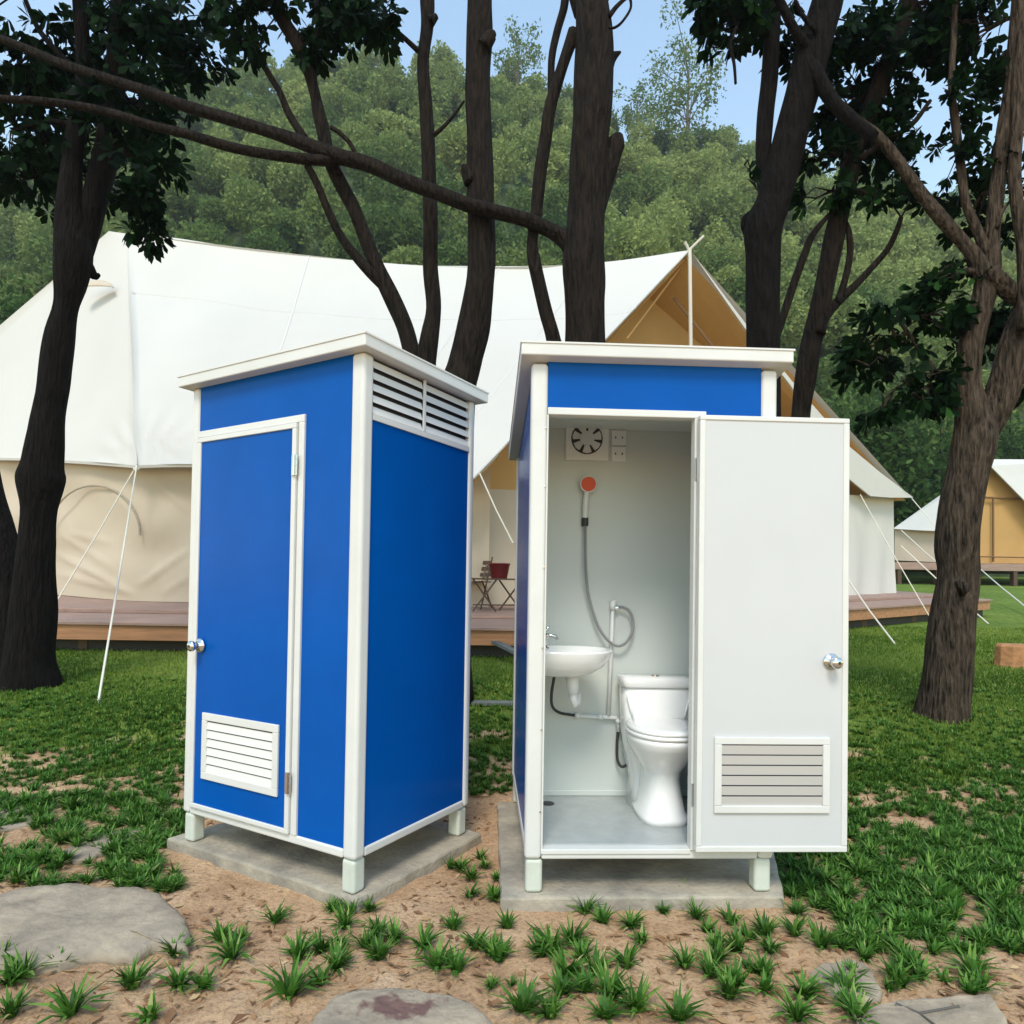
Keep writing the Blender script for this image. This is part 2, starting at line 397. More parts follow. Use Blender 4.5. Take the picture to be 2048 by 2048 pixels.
deckpoly(up_, [(9.2, 19.8), (-14, 19.8)], .062, .06, 'upper_step', M['deck'], O_)
MB().box(-14, .25, 8.95, 9.0, .3, dz(8.95)-.19).build('added_shade_board', M['dark'], deck, org=O_)  # dark sheet added so the gap under the deck reads as deep shade
d_ = Vector((11.0, 6.8, 0)).normalized()
m = MB(); n_ = Vector((-d_.y, d_.x, 0))
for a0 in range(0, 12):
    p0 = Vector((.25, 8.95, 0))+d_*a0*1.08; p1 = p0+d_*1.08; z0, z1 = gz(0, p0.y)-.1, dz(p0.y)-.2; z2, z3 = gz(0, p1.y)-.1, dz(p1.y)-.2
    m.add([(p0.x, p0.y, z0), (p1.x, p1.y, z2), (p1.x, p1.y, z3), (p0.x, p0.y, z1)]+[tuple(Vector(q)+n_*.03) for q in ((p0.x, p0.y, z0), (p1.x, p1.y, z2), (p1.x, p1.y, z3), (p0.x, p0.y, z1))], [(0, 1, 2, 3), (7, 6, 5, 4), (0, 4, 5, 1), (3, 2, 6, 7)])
m.build('added_shade_board', M['dark'], deck, org=O_)  # same added dark sheet, carrying the under-deck shade along the angled front
for k in range(12):                    # short piles under the deck, in the dark gap
    x = -9+k*1.6; y = 9.0 if x < .3 else 9.0+(x-.3)*.62
    MB().box(x-.06, x+.06, y-.06, y+.06, gz(x, y)-.2, dz(y)-.2).build('pile', M['iron'], deck, org=O_)

tent = thing('bell_tent', 'big white canvas tent with long sagging ridge and tan lined open gable, behind the cabins', 'tent', (-.5, 12.5, 1.1))
TO = (-.5, 12.5, 1.1)
def patch(top, bot, nu, nv, sag=0, wr=0):
    t = spline(top, nu); b = spline(bot, nu)
    n = min(len(t), len(b)); t = [t[int(round(i*(len(t)-1)/(n-1)))] for i in range(n)]; b = [b[int(round(i*(len(b)-1)/(n-1)))] for i in range(n)]
    rows = []
    for j in range(nv+1):
        v = j/nv
        row = []
        for i in range(n):
            p = Vector(t[i]).lerp(Vector(b[i]), v); p += Vector((0, .35*sag, -sag))*math.sin(math.pi*v)*(1 if 0 < i < n-1 else .0)
            if wr: p += Vector((0, 1, 0))*noise.noise(Vector((p.x*.9, v*1.6, 2)))*wr*math.sin(math.pi*min(1, v*1.0))
            row.append(p)
        rows.append(row)
    return rows
def PT(l): return [tuple(P(*q)) for q in l]
GA = P(1300, 472, 12.35)               # gable apex
ridge = [(240, 441, 13.5), (330, 449, 13.5), (500, 474, 13.4), (750, 498, 13.2), (880, 502, 13.1), (1000, 502, 13.0), (1080, 499, 12.8), (1180, 490, 12.6), (1300, 472, 12.35)]
eave = [(258, 878, 10.6), (340, 876, 10.7), (420, 878, 10.7), (500, 882, 10.6), (600, 880, 10.6), (700, 886, 10.5), (780, 888, 10.4), (840, 893, 10.2), (892, 903, 10.0)]
rf = MB().grid(patch(PT(ridge), PT(eave), 12, 42, .10, .10))
rf.grid(patch(PT([(205, 436, 13.5), (212, 437, 13.5), (225, 439, 13.5), (240, 441, 13.5)]), PT([(-290, 868, 15.5), (0, 864, 12.6), (130, 869, 11.6), (258, 878, 10.6)]), 16, 42, .10, .06))
bk = [Vector((-10.5, 20, 3.9)), Vector((-5, 20.5, 3.9)), Vector((1, 20.5, 4.0)), Vector((7.5, 19, 4.0))]
rdg = PT(ridge)
roofb = MB().grid(patch([rdg[0], rdg[3], rdg[6], rdg[8]], [tuple(q-Vector((0, 0, 0))) for q in bk], 5, 8, .2))
RT = P(1716, 937, 16.2)
roofb.grid(patch([tuple(GA), tuple(GA+Vector((.001, 0, 0)))], [tuple(RT), tuple(bk[3])], 6, 10, .05))
roofb.grid(patch([tuple(P(205, 436, 13.5)), rdg[0]], [tuple(P(-290, 868, 15.5)), tuple(bk[0])], 4, 8, .1))
E0 = P(258, 878, 10.6)
for i_, v_ in enumerate(rf.v):
    q = Vector(v_); d = q-E0; L_ = math.hypot(d.x, d.z)
    a_ = math.atan2(d.z, d.x)
    o_ = .035*math.sin(a_*17)*math.exp(-((L_-.55)/.5)**2)+.018*math.sin(q.x*3.1+q.z*1.3)*math.exp(-((q.z-E0.z)/.5)**2)
    rf.v[i_] = (q.x, q.y-o_, q.z)
n0 = len(rf.v); rf.v += roofb.v; rf.f += [tuple(i+n0 for i in f) for f in roofb.f]
roof = rf.build('roof', M['canvas'], tent, smooth=True, org=TO)
# tan liner a hand's breadth below the front and right slopes near the gable
ln = MB()
cen = Vector((3.6, 15, 3.8))
def inw(p, d): p = Vector(p); return p+(cen-p).normalized()*d
fr_rows = patch(PT(ridge), PT(eave), 6, 14, .10, .10)
ln.grid([[q+Vector((.03, .10, -.05)) for q in row[26:]] for row in fr_rows])
rr2 = patch([tuple(GA), tuple(Vector(rdg[5]))], [tuple(RT), tuple(bk[3]-Vector((0, 0, .05)))], 10, 8, .12)
ln.grid([[q+Vector((-.08, .03, -.09)) for q in row] for row in rr2])
ln.build('inner_lining', M['tan'], tent, org=TO)
# gable wall, set back under the roof
gd = (P(1720, 938, 16.3)-P(892, 903, 10.0)); gd.z = 0; gd.normalize(); gn = Vector((-gd.y, gd.x, 0))
iw = MB(); bw = 1.0
ia, il, ir = GA+gn*bw-Vector((0, 0, .2)), P(892, 903, 10.0)+gn*bw+gd*.0, P(1650, 935, 15.7)+gn*bw*.6
il2 = il.copy(); ir2 = ir.copy(); il2.z = dz(il.y)+2.05; ir2.z = dz(ir.y)+2.2
iw.add([ia, il, il2, ir2, ir], [(0, 1, 2, 3, 4)])
iw.build('gable_wall', M['tan'], tent, org=TO)
lw = MB(); rows = []
for j in range(9):
    rows.append([(il.lerp(ir, i/24)*1.0).copy() for i in range(25)])
    for i, p in enumerate(rows[-1]):
        t2 = il2.lerp(ir2, i/24); zb_ = dz(p.y)+.07
        p.z = zb_+(t2.z-zb_)*(1-j/8); p += gn*(.05*math.sin(i*1.9+j*.4)+.02)
lw.grid(rows).build('lower_wall', M['beige'], tent, smooth=True, org=TO)
# straps on the gable wall and lining edge
def strip(a, b, wd, mtl, name, push=-.03, th=.012, par=None):
    a, b = Vector(a), Vector(b); d = (b-a).normalized(); s = d.cross(gn).normalized()*wd*.5; o = gn*push; q = gn*th
    m = MB(); vs_ = [a-s+o, a+s+o, b+s+o, b-s+o]; m.add(vs_+[v-q for v in vs_], [(3, 2, 1, 0), (4, 5, 6, 7), (0, 1, 5, 4), (1, 2, 6, 5), (2, 3, 7, 6), (3, 0, 4, 7)])
    return m.build(name, mtl, par or tent, org=TO)
def onplane(px, py, off):
    d = ray(px, py); o = P(892, 903, 10.0)+gn*off; t = (o-CAM).dot(gn)/d.dot(gn); return CAM+d*t
strip(onplane(1268, 562, .45), onplane(1400, 725, .45), .07, M['brown'], 'seam_strap')
strip(onplane(1180, 640, bw*.3), onplane(1292, 492, bw*.3), .035, M['tan'], 'inner_edge')
strip(onplane(1480, 722, bw-.08), onplane(1600, 870, bw-.08), .09, M['brown'], 'seam_strap')
# bound gable edges and the white front flap on the right
ge = MB(); ge.tube([GA, P(1145, 637, 11.45), P(970, 822, 10.45), P(892, 903, 10.0)], .022, 8); ge.build('gable_edge', M['canvas'], tent, org=TO)
fl = MB(); pf = [onplane(*q, 0) for q in ((1303, 476), (1410, 617), (1500, 728), (1600, 842), (1660, 892), (1722, 939), (1680, 939), (1641, 936), (1600, 903), (1560, 845), (1490, 727), (1404, 620))]
k = len(pf); fl.add([p-gn*.02 for p in pf]+[p+gn*.02 for p in pf], [tuple(range(k)), tuple(reversed(range(k, 2*k)))]+[(i, (i+1) % k, (i+1) % k+k, i+k) for i in range(k)])
fl.build('gable_flap', M['canvas'], tent, org=TO)
# right-hand white wall below the flap
rows = []
for j in range(9):
    row = []
    for i in range(17):
        a_ = onplane(1540, 930, .25).lerp(onplane(1686, 938, .25), i/16); b_ = onplane(1540, 1126, .25).lerp(onplane(1688, 1119, .25), i/16)
        row.append(a_.lerp(b_, j/8)+gn*.06*math.sin(i*1.3+j*.25)*(j/8))
    rows.append(row)
MB().grid(rows).build('side_wall', M['canvas'], tent, smooth=True, org=TO)
q0, q1 = onplane(1686, 938, .25), onplane(1688, 1119, .25); bkv = Vector((-2.2, 3.5, 0))
MB().grid([[q0, q0+bkv], [q1, q1+bkv]]).build('side_wall', M['canvas'], tent, org=TO)
# pole with crossed tips
pole_b = onplane(1308, 1100, 0); MB().tube([pole_b, GA+Vector((0, -.05, 0))], .035, 8).build('pole', M['pole'], tent, org=TO)
MB().tube([GA, P(1292, 456, 12.3)], .025, 6).tube([GA+Vector((-.05, 0, -.05)), P(1328, 445, 12.3)], .022, 6).build('pole_tips', M['pole'], tent, org=TO)
# front wall under the long eave
we = MB(); rows = []
ex = [(-290, 868, 15.3), (0, 866, 12.8), (130, 870, 11.9), (258, 878, 11.0), (420, 878, 11.0), (600, 880, 11.0), (780, 884, 10.9), (925, 900, 10.9)]
top_ = spline(PT(ex), 26)
FOLDS = [(95, 1045, 250, 1122, .05), (105, 1010, 215, 1075, .035), (258, 1112, 360, 1035, .055), (275, 895, 362, 975, .035), (100, 1085, 262, 1126, .04), (120, 1010, 215, 1028, .03), (300, 1128, 362, 1085, .03), (0, 1000, 60, 1110, .04), (190, 905, 255, 990, .02), (262, 890, 300, 1120, .02)]
def fold(p):
    d = p-CAM; px = 966+d.x/d.y*FD; py = 1103-d.z/d.y*FD; o = 0
    for x0, y0, x1, y1, h in FOLDS:
        L2 = (x1-x0)**2+(y1-y0)**2; t = max(0, min(1, ((px-x0)*(x1-x0)+(py-y0)*(y1-y0))/L2)); q = math.hypot(px-x0-t*(x1-x0), py-y0-t*(y1-y0))
        o += h*math.exp(-(q/5.5)**2)*(1-abs(2*t-1)**3)
    return o
for j in range(49):
    v = j/48; row = []
    for i, p in enumerate(top_):
        q = Vector(p); q.z += .25; zb_ = dz(q.y)+.07; q.z = q.z+(zb_-q.z)*v
        q.y += .05*math.sin(q.x*2.1+v*2)*v+noise.noise(Vector((q.x*1.1+v*.8, v*3, 5)))*.16*math.sin(math.pi*v)
        q.y -= fold(q)*.8
        row.append(q)
    rows.append(row)
wall = we.grid(rows).build('wall', M['beige'], tent, smooth=True, org=TO)
# arched window outline stitched on the wall
ar = MB(); pts = []
for i in range(25):
    t = i/24; a_ = math.pi*(1-t); pts.append(P(178+86*math.cos(a_)*1.0, 1010-94*math.sin(a_)-0*t, 11.0+ (11.9-11.0)*(258-178-86*math.cos(a_))/128*.85-.10))
ar.tube(pts, .016, 6); ar.build('window_outline', M['seam'], tent, org=TO)
# eave valance, ridge seams and vent hood
va = MB(); rows = []
ev = [Vector(q) for q in spline(PT([(-290, 868, 15.5), (0, 864, 12.6), (130, 869, 11.6), (258, 878, 10.6)]), 8)]+[Vector(q) for q in spline(PT(eave), 6)]
va.grid([[q+Vector((0, -.01, 0)) for q in ev], [q+Vector((0, .0, -.045)) for q in ev]]); va.build('valance', M['canvas'], tent, org=TO, solid=.01)
for k_, r_ in ((4, fr_rows),):
    MB().grid([[q+Vector((0, -.010, 0)) for q in r_[k_]], [q+Vector((0, -.012, -.035)) for q in r_[k_]]]).build('seam', M['seam_light'], tent, org=TO)
for c_ in (14, 27, 38):
    MB().grid([[q[c_]+Vector((0, -.011, 0)), q[c_]+Vector((.03, -.011, 0))] for q in fr_rows]).build('seam', M['seam_light'], tent, org=TO)
MB().tube([P(240, 441, 13.45), P(244, 560, 12.78), P(250, 720, 11.75), P(258, 876, 10.56)], .012, 5).build('seam', M['canvas'], tent, org=TO)
hd = MB(); rows = []
for j in range(5):
    rows.append([P(184+30*math.cos(math.pi*(1-i/10)), 544-(3+12*(1-j/4))*math.sin(math.pi*i/10)-2*j*.2, 12.84-.03*j) for i in range(11)])
hd.grid(rows).build('vent_hood', M['beige'], tent, smooth=True, org=TO, solid=.015)
# guy ropes
def rope(a, b, r=.011, par=None, org=TO, sag=.03):
    a, b = Vector(a), Vector(b); m_ = a.lerp(b, .5)-Vector((0, 0, sag))
    return MB().tube([a, m_, b], r, 6).build('guy_rope', M['rope'], par or tent, org=org)
e0 = P(258, 878, 10.55)
rope(e0, P(100, 1146, 9.6)); g_ = G(185, 1328); rope(e0, g_, .011)
rope(P(252, 884, 10.5), P(262, 884, 10.5), .02)
rope(onplane(1623, 933, 0), P(1757, 1169, 13.6)); rope(P(1601, 1095, 12.6), G(1690, 1217), .014); rope(onplane(1720, 940, 0), P(1800, 1030, 15.2))
rope(onplane(1700, 1030, .2), G(1865, 1177), .014); rope(P(905, 893, 10.0), P(968, 1025, 9.6), .012); rope(P(880, 915, 10.05), P(940, 858, 10.3), .012)

# ------------------------------------------------------------------ far tent
fb = P(1830, 1085, 32); FO = (fb.x, 32, gz(0, 32))
ft = thing('bell_tent', 'far smaller white tent with orange tan front, at the right edge beyond the lawn', 'tent', FO)
m = MB(); ap = P(1870, 867, 32)
m.add([ap, P(1685, 998, 33.5), P(1740, 1001, 32.3), P(1795, 1003, 31.4), P(1872, 880, 31.4)], [(0, 1, 2, 3, 4)])
m.add([ap, P(1868, 879, 31.4), P(1990, 1003, 31.0), P(2140, 1010, 33), P(2080, 868, 34)], [(0, 1, 2, 3, 4)])
m.add([ap, P(2080, 868, 34), P(2140, 1000, 38), P(1700, 1000, 38), P(1685, 998, 33.5)], [(0, 1, 2, 3, 4)])
m.build('roof', M['canvas'], ft, org=FO, solid=.04)
MB().add([P(1688, 997, 33.6), P(1795, 1002, 31.7), P(1795, 1062, 31.7), P(1688, 1057, 33.6)], [(0, 1, 2, 3)]).build('wall', M['beige'], ft, org=FO)
MB().add([P(1869, 880, 31.9), P(1790, 1000, 31.9), P(1790, 1062, 31.9), P(1995, 1064, 31.9), P(1995, 1003, 31.9)], [(0, 1, 2, 3, 4)]).build('gable_wall', M['tan'], ft, org=FO)
MB().tube([P(1842, 938, 31.7), P(1932, 941, 31.7)], .05, 5).tube([P(1874, 939, 31.7), P(1874, 1060, 31.7)], .05, 5).tube([P(1842, 1050, 31.6), P(1990, 1053, 31.6)], .03, 5).build('door_bars', M['brown'], ft, org=FO)
MB().box(fb.x-4.6, fb.x+9, 30.6, 34.5, P(1830, 1072, 31).z-.12, P(1830, 1064, 31).z+.02).build('deck', M['deck'], ft, org=FO)
for k in range(7):
    MB().box(fb.x-4.3+k*1.8, fb.x-4.12+k*1.8, 30.65, 30.9, gz(0, 30.7)-.2, P(1830, 1072, 31).z-.1).build('deck_post', M['iron'], ft, org=FO)
rope(P(1842, 1067, 28), G(1990, 1190), .02, ft, FO)
rope(P(1700, 1000, 33), P(1790, 1080, 30), .02, ft, FO)

# ------------------------------------------------------------------ things on and under the deck, seen between the cabins
def lz(y): return dz(y)+.065
T0 = Vector((-.22, 10.3, lz(10.3)))
tb = thing('folding_table', 'dark slatted folding table on the deck between the two cabins', 'table', tuple(T0), R(8))
m = MB()
for k in range(5): m.box(-.42, .42, -.22+k*.09, -.22+k*.09+.075, .49, .51)
m.build('table_top', M['iron'], tb)
for s in (-1, 1):
    for t in (-1, 1):
        MB().tube([(s*.22-.18*t, .16*s, 0), (s*.22+.18*t, .16*s, .49)], .014, 6).build('leg', M['iron'], tb)
MB().tube([(-.4, -.16, .1), (.4, -.16, .1)], .01, 6).build('stretcher', M['iron'], tb)
pz = T0+Vector((.02, -.02, .512))
m = MB(); m.loft([[pz+Vector((r*math.cos(a*math.pi/10), r*math.sin(a*math.pi/10), z)) for a in range(20)] for r, z in ((.12, 0), (.125, .01), (.165, .215), (.175, .22), (.17, .235), (.155, .23), (.12, .04))])
tag(m.build('flower_pot', M['red'], org=tuple(pz), smooth=True), 'dark red pot standing on the folding table', 'pot')
C0 = Vector((-.62, 10.75, lz(10.75)))
ch = thing('folding_chair', 'dark wooden folding chair with curved arm behind the folding table', 'chair', tuple(C0), R(-20))
m = MB()
for k in range(5): m.box(-.22, .22, -.2+k*.085, -.2+k*.085+.07, .42, .44)
m.build('seat', M['iron'], ch)
m = MB()
for k in range(3): m.box(-.22, .22, .2, .22, .52+k*.1, .58+k*.1)
m.build('backrest', M['iron'], ch)
for s in (-1, 1):
    MB().tube([(s*.23, -.24, 0), (s*.23, .22, .84)], .014, 6).build('leg', M['iron'], ch)
    MB().tube([(s*.23, .24, 0), (s*.23, -.2, .44)], .014, 6).build('leg', M['iron'], ch)
    MB().tube([(s*.24, .16, .72), (s*.25, 0, .70), (s*.25, -.14, .62), (s*.25, -.2, .46)], .013, 6).build('armrest', M['iron'], ch)
a_, b_ = P(925, 1207, 8.9), P(985, 1236, 8.1)
MB
m = MB(); d_ = (b_-a_); L0 = d_.length; Mx = Matrix.Translation(a_)@d_.to_track_quat('X', 'Z').to_matrix().to_4x4()
m.box(0, L0, -.05, .05, -.02, .02, Mx); tag(m.build('plank', M['board'], bevel=.003, org=tuple(a_)), 'pale grey board sticking out from under the deck behind the right cabin', 'board')
q = G(900, 1330); m = MB(); m.box(-1.0, .85, -.06, .06, 0, .035, Matrix.Translation(q+Vector((.05, 0, .0))))
tag(m.build('plank', M['board'], bevel=.003, org=tuple(q)), 'grey board lying on the grass in the gap between the cabins', 'board')
q = G(1912, 1256); bl = MB()
bl.loft([[q+Vector((.27*math.cos(a*math.pi/5+.3)*s+.04, .2*math.sin(a*math.pi/5+.3)*s, z)) for a in range(10)] for s, z in ((1.05, -.03), (1, .03), (.96, .26), (.88, .29))])
tag(bl.build('wood_block', M['block'], org=tuple(q), bevel=.01), 'orange brown chunky wood block lying on the lawn at the right edge', 'wood block')

# ------------------------------------------------------------------ near trees
def limb(m, pts, Y, Y2=None, n=5, seg=12, rough=.10, seed=0):
    """pts: (px, py, width px) along the limb; Y..Y2 distance"""
    Y2 = Y if Y2 is None else Y2; N = len(pts)-1; q = []
    for i, (x, y, wd) in enumerate(pts):
        yy = Y+(Y2-Y)*i/N; p = P(x, y, yy); q.append((p.x, p.y, p.z, wd*.5/FD*yy))
    sp = spline(q, n); m.tube([s[:3] for s in sp], [max(.004, s[3]) for s in sp], seg, True, rough, seed); return sp
def leaves(m_unused, blobs, Y, size=.135, tint=(.2, .35), twigs=None, anchors=None):
    V = []; T = []
    for bl_ in blobs:
        cx, cy, rx, ry, n = bl_[:5]; n = int(n*1.12)+1; yo = bl_[5] if len(bl_) > 5 else 0; tb_ = bl_[6] if len(bl_) > 6 else 0
        c = P(cx, cy, Y+yo); k = (Y+yo)/FD; cents = []
        sub = [(random.gauss(0, .55), random.gauss(0, .5), random.gauss(0, .55), random.uniform(.18, .42)) for _ in range(max(4, n//9))]
        for i in range(n):
            s = random.choice(sub)
            while True:
                d = Vector((s[0]+random.gauss(0, s[3]), s[1]+random.gauss(0, s[3]), s[2]+random.gauss(0, s[3])))
                if d.length < 1.12: break
                s = random.choice(sub)
            o = c+Vector((d.x*rx*k, d.y*rx*k*.9, d.z*ry*k)); cents.append(o)
            ax = Vector((d.x+random.gauss(0, .5), d.y+random.gauss(0, .5), random.gauss(-.15, .5))).normalized()
            b1 = ax.orthogonal().normalized(); b2 = ax.cross(b1); ph = random.uniform(0, 6.28); tr = random.uniform(*tint)+tb_
            nl = random.randint(6, 9)
            for j in range(nl):
                a = ph+j*2.4; sp = random.uniform(.5, 1.25)
                u = (ax*math.cos(sp)+(b1*math.cos(a)+b2*math.sin(a))*math.sin(sp)); u.z -= .28; u.normalize()
                L_ = size*random.uniform(.65, 1.15); sd = u.cross(ax+Vector((.01, .02, .3))).normalized(); nr = u.cross(sd)
                st = o+u*L_*.12-ax*random.uniform(0, .04); wd = L_*random.uniform(.19, .25)
                tip = st+u*L_-Vector((0, 0, L_*.14)); m1 = st+u*L_*.34; m2 = st+u*L_*.72-Vector((0, 0, L_*.05))
                V += [st, m1+sd*wd*.62, m2+sd*wd, tip, m2-sd*wd, m1-sd*wd*.62]
                T.append(min(1, max(0, tr+random.gauss(0, .12))))
        if twigs is not None:
            a0 = min(anchors, key=lambda q: (Vector(q[:3])-c).length)
            st = Vector(a0[:3]); r0 = min(a0[3]*.45, .035)
            md = st.lerp(c, .5)+Vector((random.uniform(-.1, .1), 0, random.uniform(0, .12)))
            sp = spline([tuple(st)+(r0,), tuple(md)+(r0*.75,), tuple(c)+(r0*.5,)], 5); twigs.tube([s[:3] for s in sp], [s[3] for s in sp], 7)
            for o in random.sample(cents, min(len(cents), max(5, n//4))):
                s = sp[random.randint(4, 10)]; s0 = Vector(s[:3]); mm = s0.lerp(o, .5)+Vector((0, 0, random.uniform(-.05, .08)))
                twigs.tube([s0, mm, o], [.009, .006, .0035], 4)
    return V, T
def tree(label, base, limbs, blobs, Y, bark='bark', tint=(.2, .35), size=.135, seed=0):
    t = thing('broadleaf_tree', label, 'tree', tuple(base)); m = MB(); anc = []
    for i, l in enumerate(limbs): anc += [tuple(s) for s in limb(m, l[0], l[1], l[2] if len(l) > 2 else None, seg=16 if l[0][0][2] > 40 else 9, seed=seed+i*3.7)]
    tw = m
    V, T = leaves(None, blobs, Y, size, tint, tw, anc)
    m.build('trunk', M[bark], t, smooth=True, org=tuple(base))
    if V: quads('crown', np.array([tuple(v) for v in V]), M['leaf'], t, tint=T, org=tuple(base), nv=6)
    return t
# left edge tree
tree('dark leafy twin-stemmed tree at the left edge in front of the big tent', G(60, 1296),
     [([(55, 1306, 122), (58, 1285, 100), (58, 1240, 84), (62, 1150, 74), (68, 1040, 62), (74, 960, 62), (77, 905, 78), (80, 870, 66), (92, 780, 54), (104, 700, 54), (112, 640, 50), (124, 580, 42), (134, 530, 56), (138, 480, 66), (132, 420, 52), (132, 360, 40), (142, 260, 34), (158, 150, 28), (150, 0, 24), (140, -120, 18)], 6.75, 6.5),
      ([(142, 500, 44), (160, 440, 46), (180, 370, 44), (200, 290, 42), (213, 200, 38), (220, 110, 34), (224, 30, 30), (228, -120, 24)], 6.7, 6.6),
      ([(34, 1302, 80), (28, 1260, 66), (20, 1180, 58), (14, 1090, 54), (2, 1010, 48), (-18, 930, 44), (-40, 820, 40), (-70, 640, 34), (-90, 400, 28)], 6.85, 7.2),
      ([(60, 895, 34), (46, 890, 26), (40, 884, 12)], 6.65), ([(160, 500, 30), (178, 520, 16), (188, 518, 6)], 6.7),
      ([(155, 145, 16), (110, 100, 12), (70, 50, 10), (40, -20, 8)], 6.5), ([(160, 240, 14), (90, 230, 9), (20, 250, 6)], 6.6),
      ([(205, 260, 16), (250, 300, 12), (275, 360, 8), (290, 410, 5)], 6.55), ([(220, 60, 18), (290, 40, 14), (360, 60, 9), (400, 90, 6)], 6.55)],
     [(60, 120, 120, 100, 70), (190, 60, 130, 100, 95, .2), (320, 60, 110, 95, 75), (30, 230, 90, 90, 62, .2), (250, 200, 100, 90, 90, -.1), (120, 330, 100, 90, 70, .3), (270, 320, 62, 72, 50, -.2), (250, 405, 46, 50, 30), (30, 330, 75, 60, 38, .2), (140, 180, 110, 110, 80, .6), (370, 110, 60, 60, 28), (285, 440, 26, 34, 9), (200, -120, 260, 110, 90), (-90, 100, 110, 200, 60, .4)], 6.6, 'bark_dark', (.08, .34), .14, 1)
# multi-stem tree behind the left cabin
b2 = G(840, 1320)
tree('multi-stemmed tree rising behind the closed blue cabin, stems fanning out from its base', b2,
     [([(838, 1330, 120), (836, 1200, 100), (838, 1000, 90), (848, 850, 80), (862, 740, 74), (876, 690, 66), (893, 620, 60), (905, 540, 56), (910, 450, 53), (907, 380, 52), (905, 300, 50), (902, 200, 48), (902, 120, 48), (905, 60, 50), (906, 0, 47), (908, -150, 42)], 6.3, 6.0),
      ([(838, 1000, 60), (826, 860, 52), (806, 740, 44), (802, 690, 40), (812, 630, 34), (818, 580, 28), (812, 500, 29), (812, 400, 28), (808, 300, 27), (804, 200, 25), (798, 120, 24), (806, 50, 24), (806, -10, 28), (800, -150, 22)], 6.35, 6.3),
      ([(822, 860, 46), (796, 720, 40), (778, 668, 34), (762, 615, 32), (738, 560, 32), (712, 505, 28), (690, 450, 26), (668, 395, 26), (642, 345, 26), (620, 295, 25), (608, 240, 24), (597, 190, 20), (584, 140, 22), (560, 80, 24), (530, 30, 24), (505, -60, 20)], 6.35, 6.0),
      ([(735, 548, 24), (700, 515, 22), (668, 480, 18), (640, 440, 16), (616, 390, 16), (600, 350, 15), (580, 312, 14)], 6.25, 6.0),
      ([(640, 330, 16), (620, 290, 14), (600, 235, 13), (592, 180, 12), (595, 120, 11), (600, 40, 10), (590, -40, 8)], 6.1, 6.1),
      ([(575, 262, 16), (545, 215, 15), (528, 175, 13), (510, 145, 12), (480, 95, 10), (450, 50, 7)], 6.1, 6.1),
      ([(675, 300, 8), (660, 270, 9), (640, 250, 9), (625, 240, 9)], 6.0), 
      ([(818, 255, 9), (838, 238, 7), (858, 215, 6), (876, 190, 4)], 6.2),
      ([(888, 345, 26), (878, 320, 20), (872, 312, 7)], 6.05), ([(912, 90, 30), (926, 68, 24), (934, 62, 10)], 5.98), ([(812, 40, 20), (824, 30, 10)], 6.25)],
     [(450, 30, 60, 55, 26), (520, 20, 90, 60, 38), (620, 20, 80, 45, 34), (690, 30, 60, 45, 26), (725, 45, 30, 42, 10), (590, 75, 40, 30, 10), (650, -60, 160, 60, 34), (565, 100, 30, 20, 6), (470, 80, 34, 40, 8)], 6.0, 'bark', (.1, .38), .13, 5)
# thick middle tree with the long branch reaching left
b3 = G(1080, 1345)
tree('thickest straight trunk rising behind the open cabin, long branch reaching left', b3,
     [([(1050, 1362, 190), (1085, 1340, 130), (1100, 1250, 110), (1104, 1000, 98), (1104, 800, 88), (1105, 640, 76), (1104, 560, 76), (1102, 480, 76), (1106, 400, 70), (1112, 300, 72), (1118, 200, 76), (1122, 120, 74), (1120, 60, 72), (1116, 0, 64), (1112, -160, 56)], 6.0, 5.8),
      ([(1118, 420, 40), (1132, 360, 42), (1146, 315, 40), (1157, 285, 36), (1163, 268, 34), (1168, 254, 16)], 5.88), ([(1125, 150, 50), (1146, 118, 30), (1158, 106, 16), (1171, 98, 4)], 5.85),
      ([(1095, 500, 50), (1082, 470, 38), (1060, 447, 30), (1030, 430, 27), (985, 412, 26), (930, 398, 26), (880, 385, 26), (820, 362, 26), (760, 340, 27), (700, 312, 28), (650, 298, 28), (610, 285, 27), (560, 266, 26), (500, 246, 22), (430, 224, 22), (350, 200, 21), (270, 170, 19), (200, 148, 18), (110, 118, 16), (40, 88, 15), (-60, 50, 12)], 5.9, 6.05),
      ([(650, 300, 20), (615, 303, 20), (560, 298, 20), (500, 290, 19), (430, 276, 19), (350, 252, 18), (290, 238, 16), (220, 216, 16), (150, 200, 15), (70, 190, 14), (0, 186, 13), (-80, 180, 11)], 6.02, 5.6),
      ([(1062, 900, 46), (1052, 700, 38), (1044, 640, 28), (1030, 590, 26), (1018, 540, 26), (1008, 490, 25), (1004, 455, 20), (1010, 410, 22), (1018, 340, 25), (1028, 270, 24), (1036, 210, 24), (1050, 160, 22), (1066, 110, 22), (1084, 60, 26)], 6.1, 5.9),
      ([(1042, 175, 18), (1040, 140, 14), (1042, 100, 14), (1052, 55, 15), (1064, 15, 16), (1072, -30, 16), (1090, 30, 14)], 5.95),
      ([(1150, 30, 10), (1166, 10, 8), (1186, -5, 6), (1190, 15, 5), (1175, 40, 5), (1160, 52, 5), (1148, 52, 4)], 5.7)],
     [(1100, -200, 220, 60, 30)], 5.9, 'bark', (.1, .38), .13, 9)
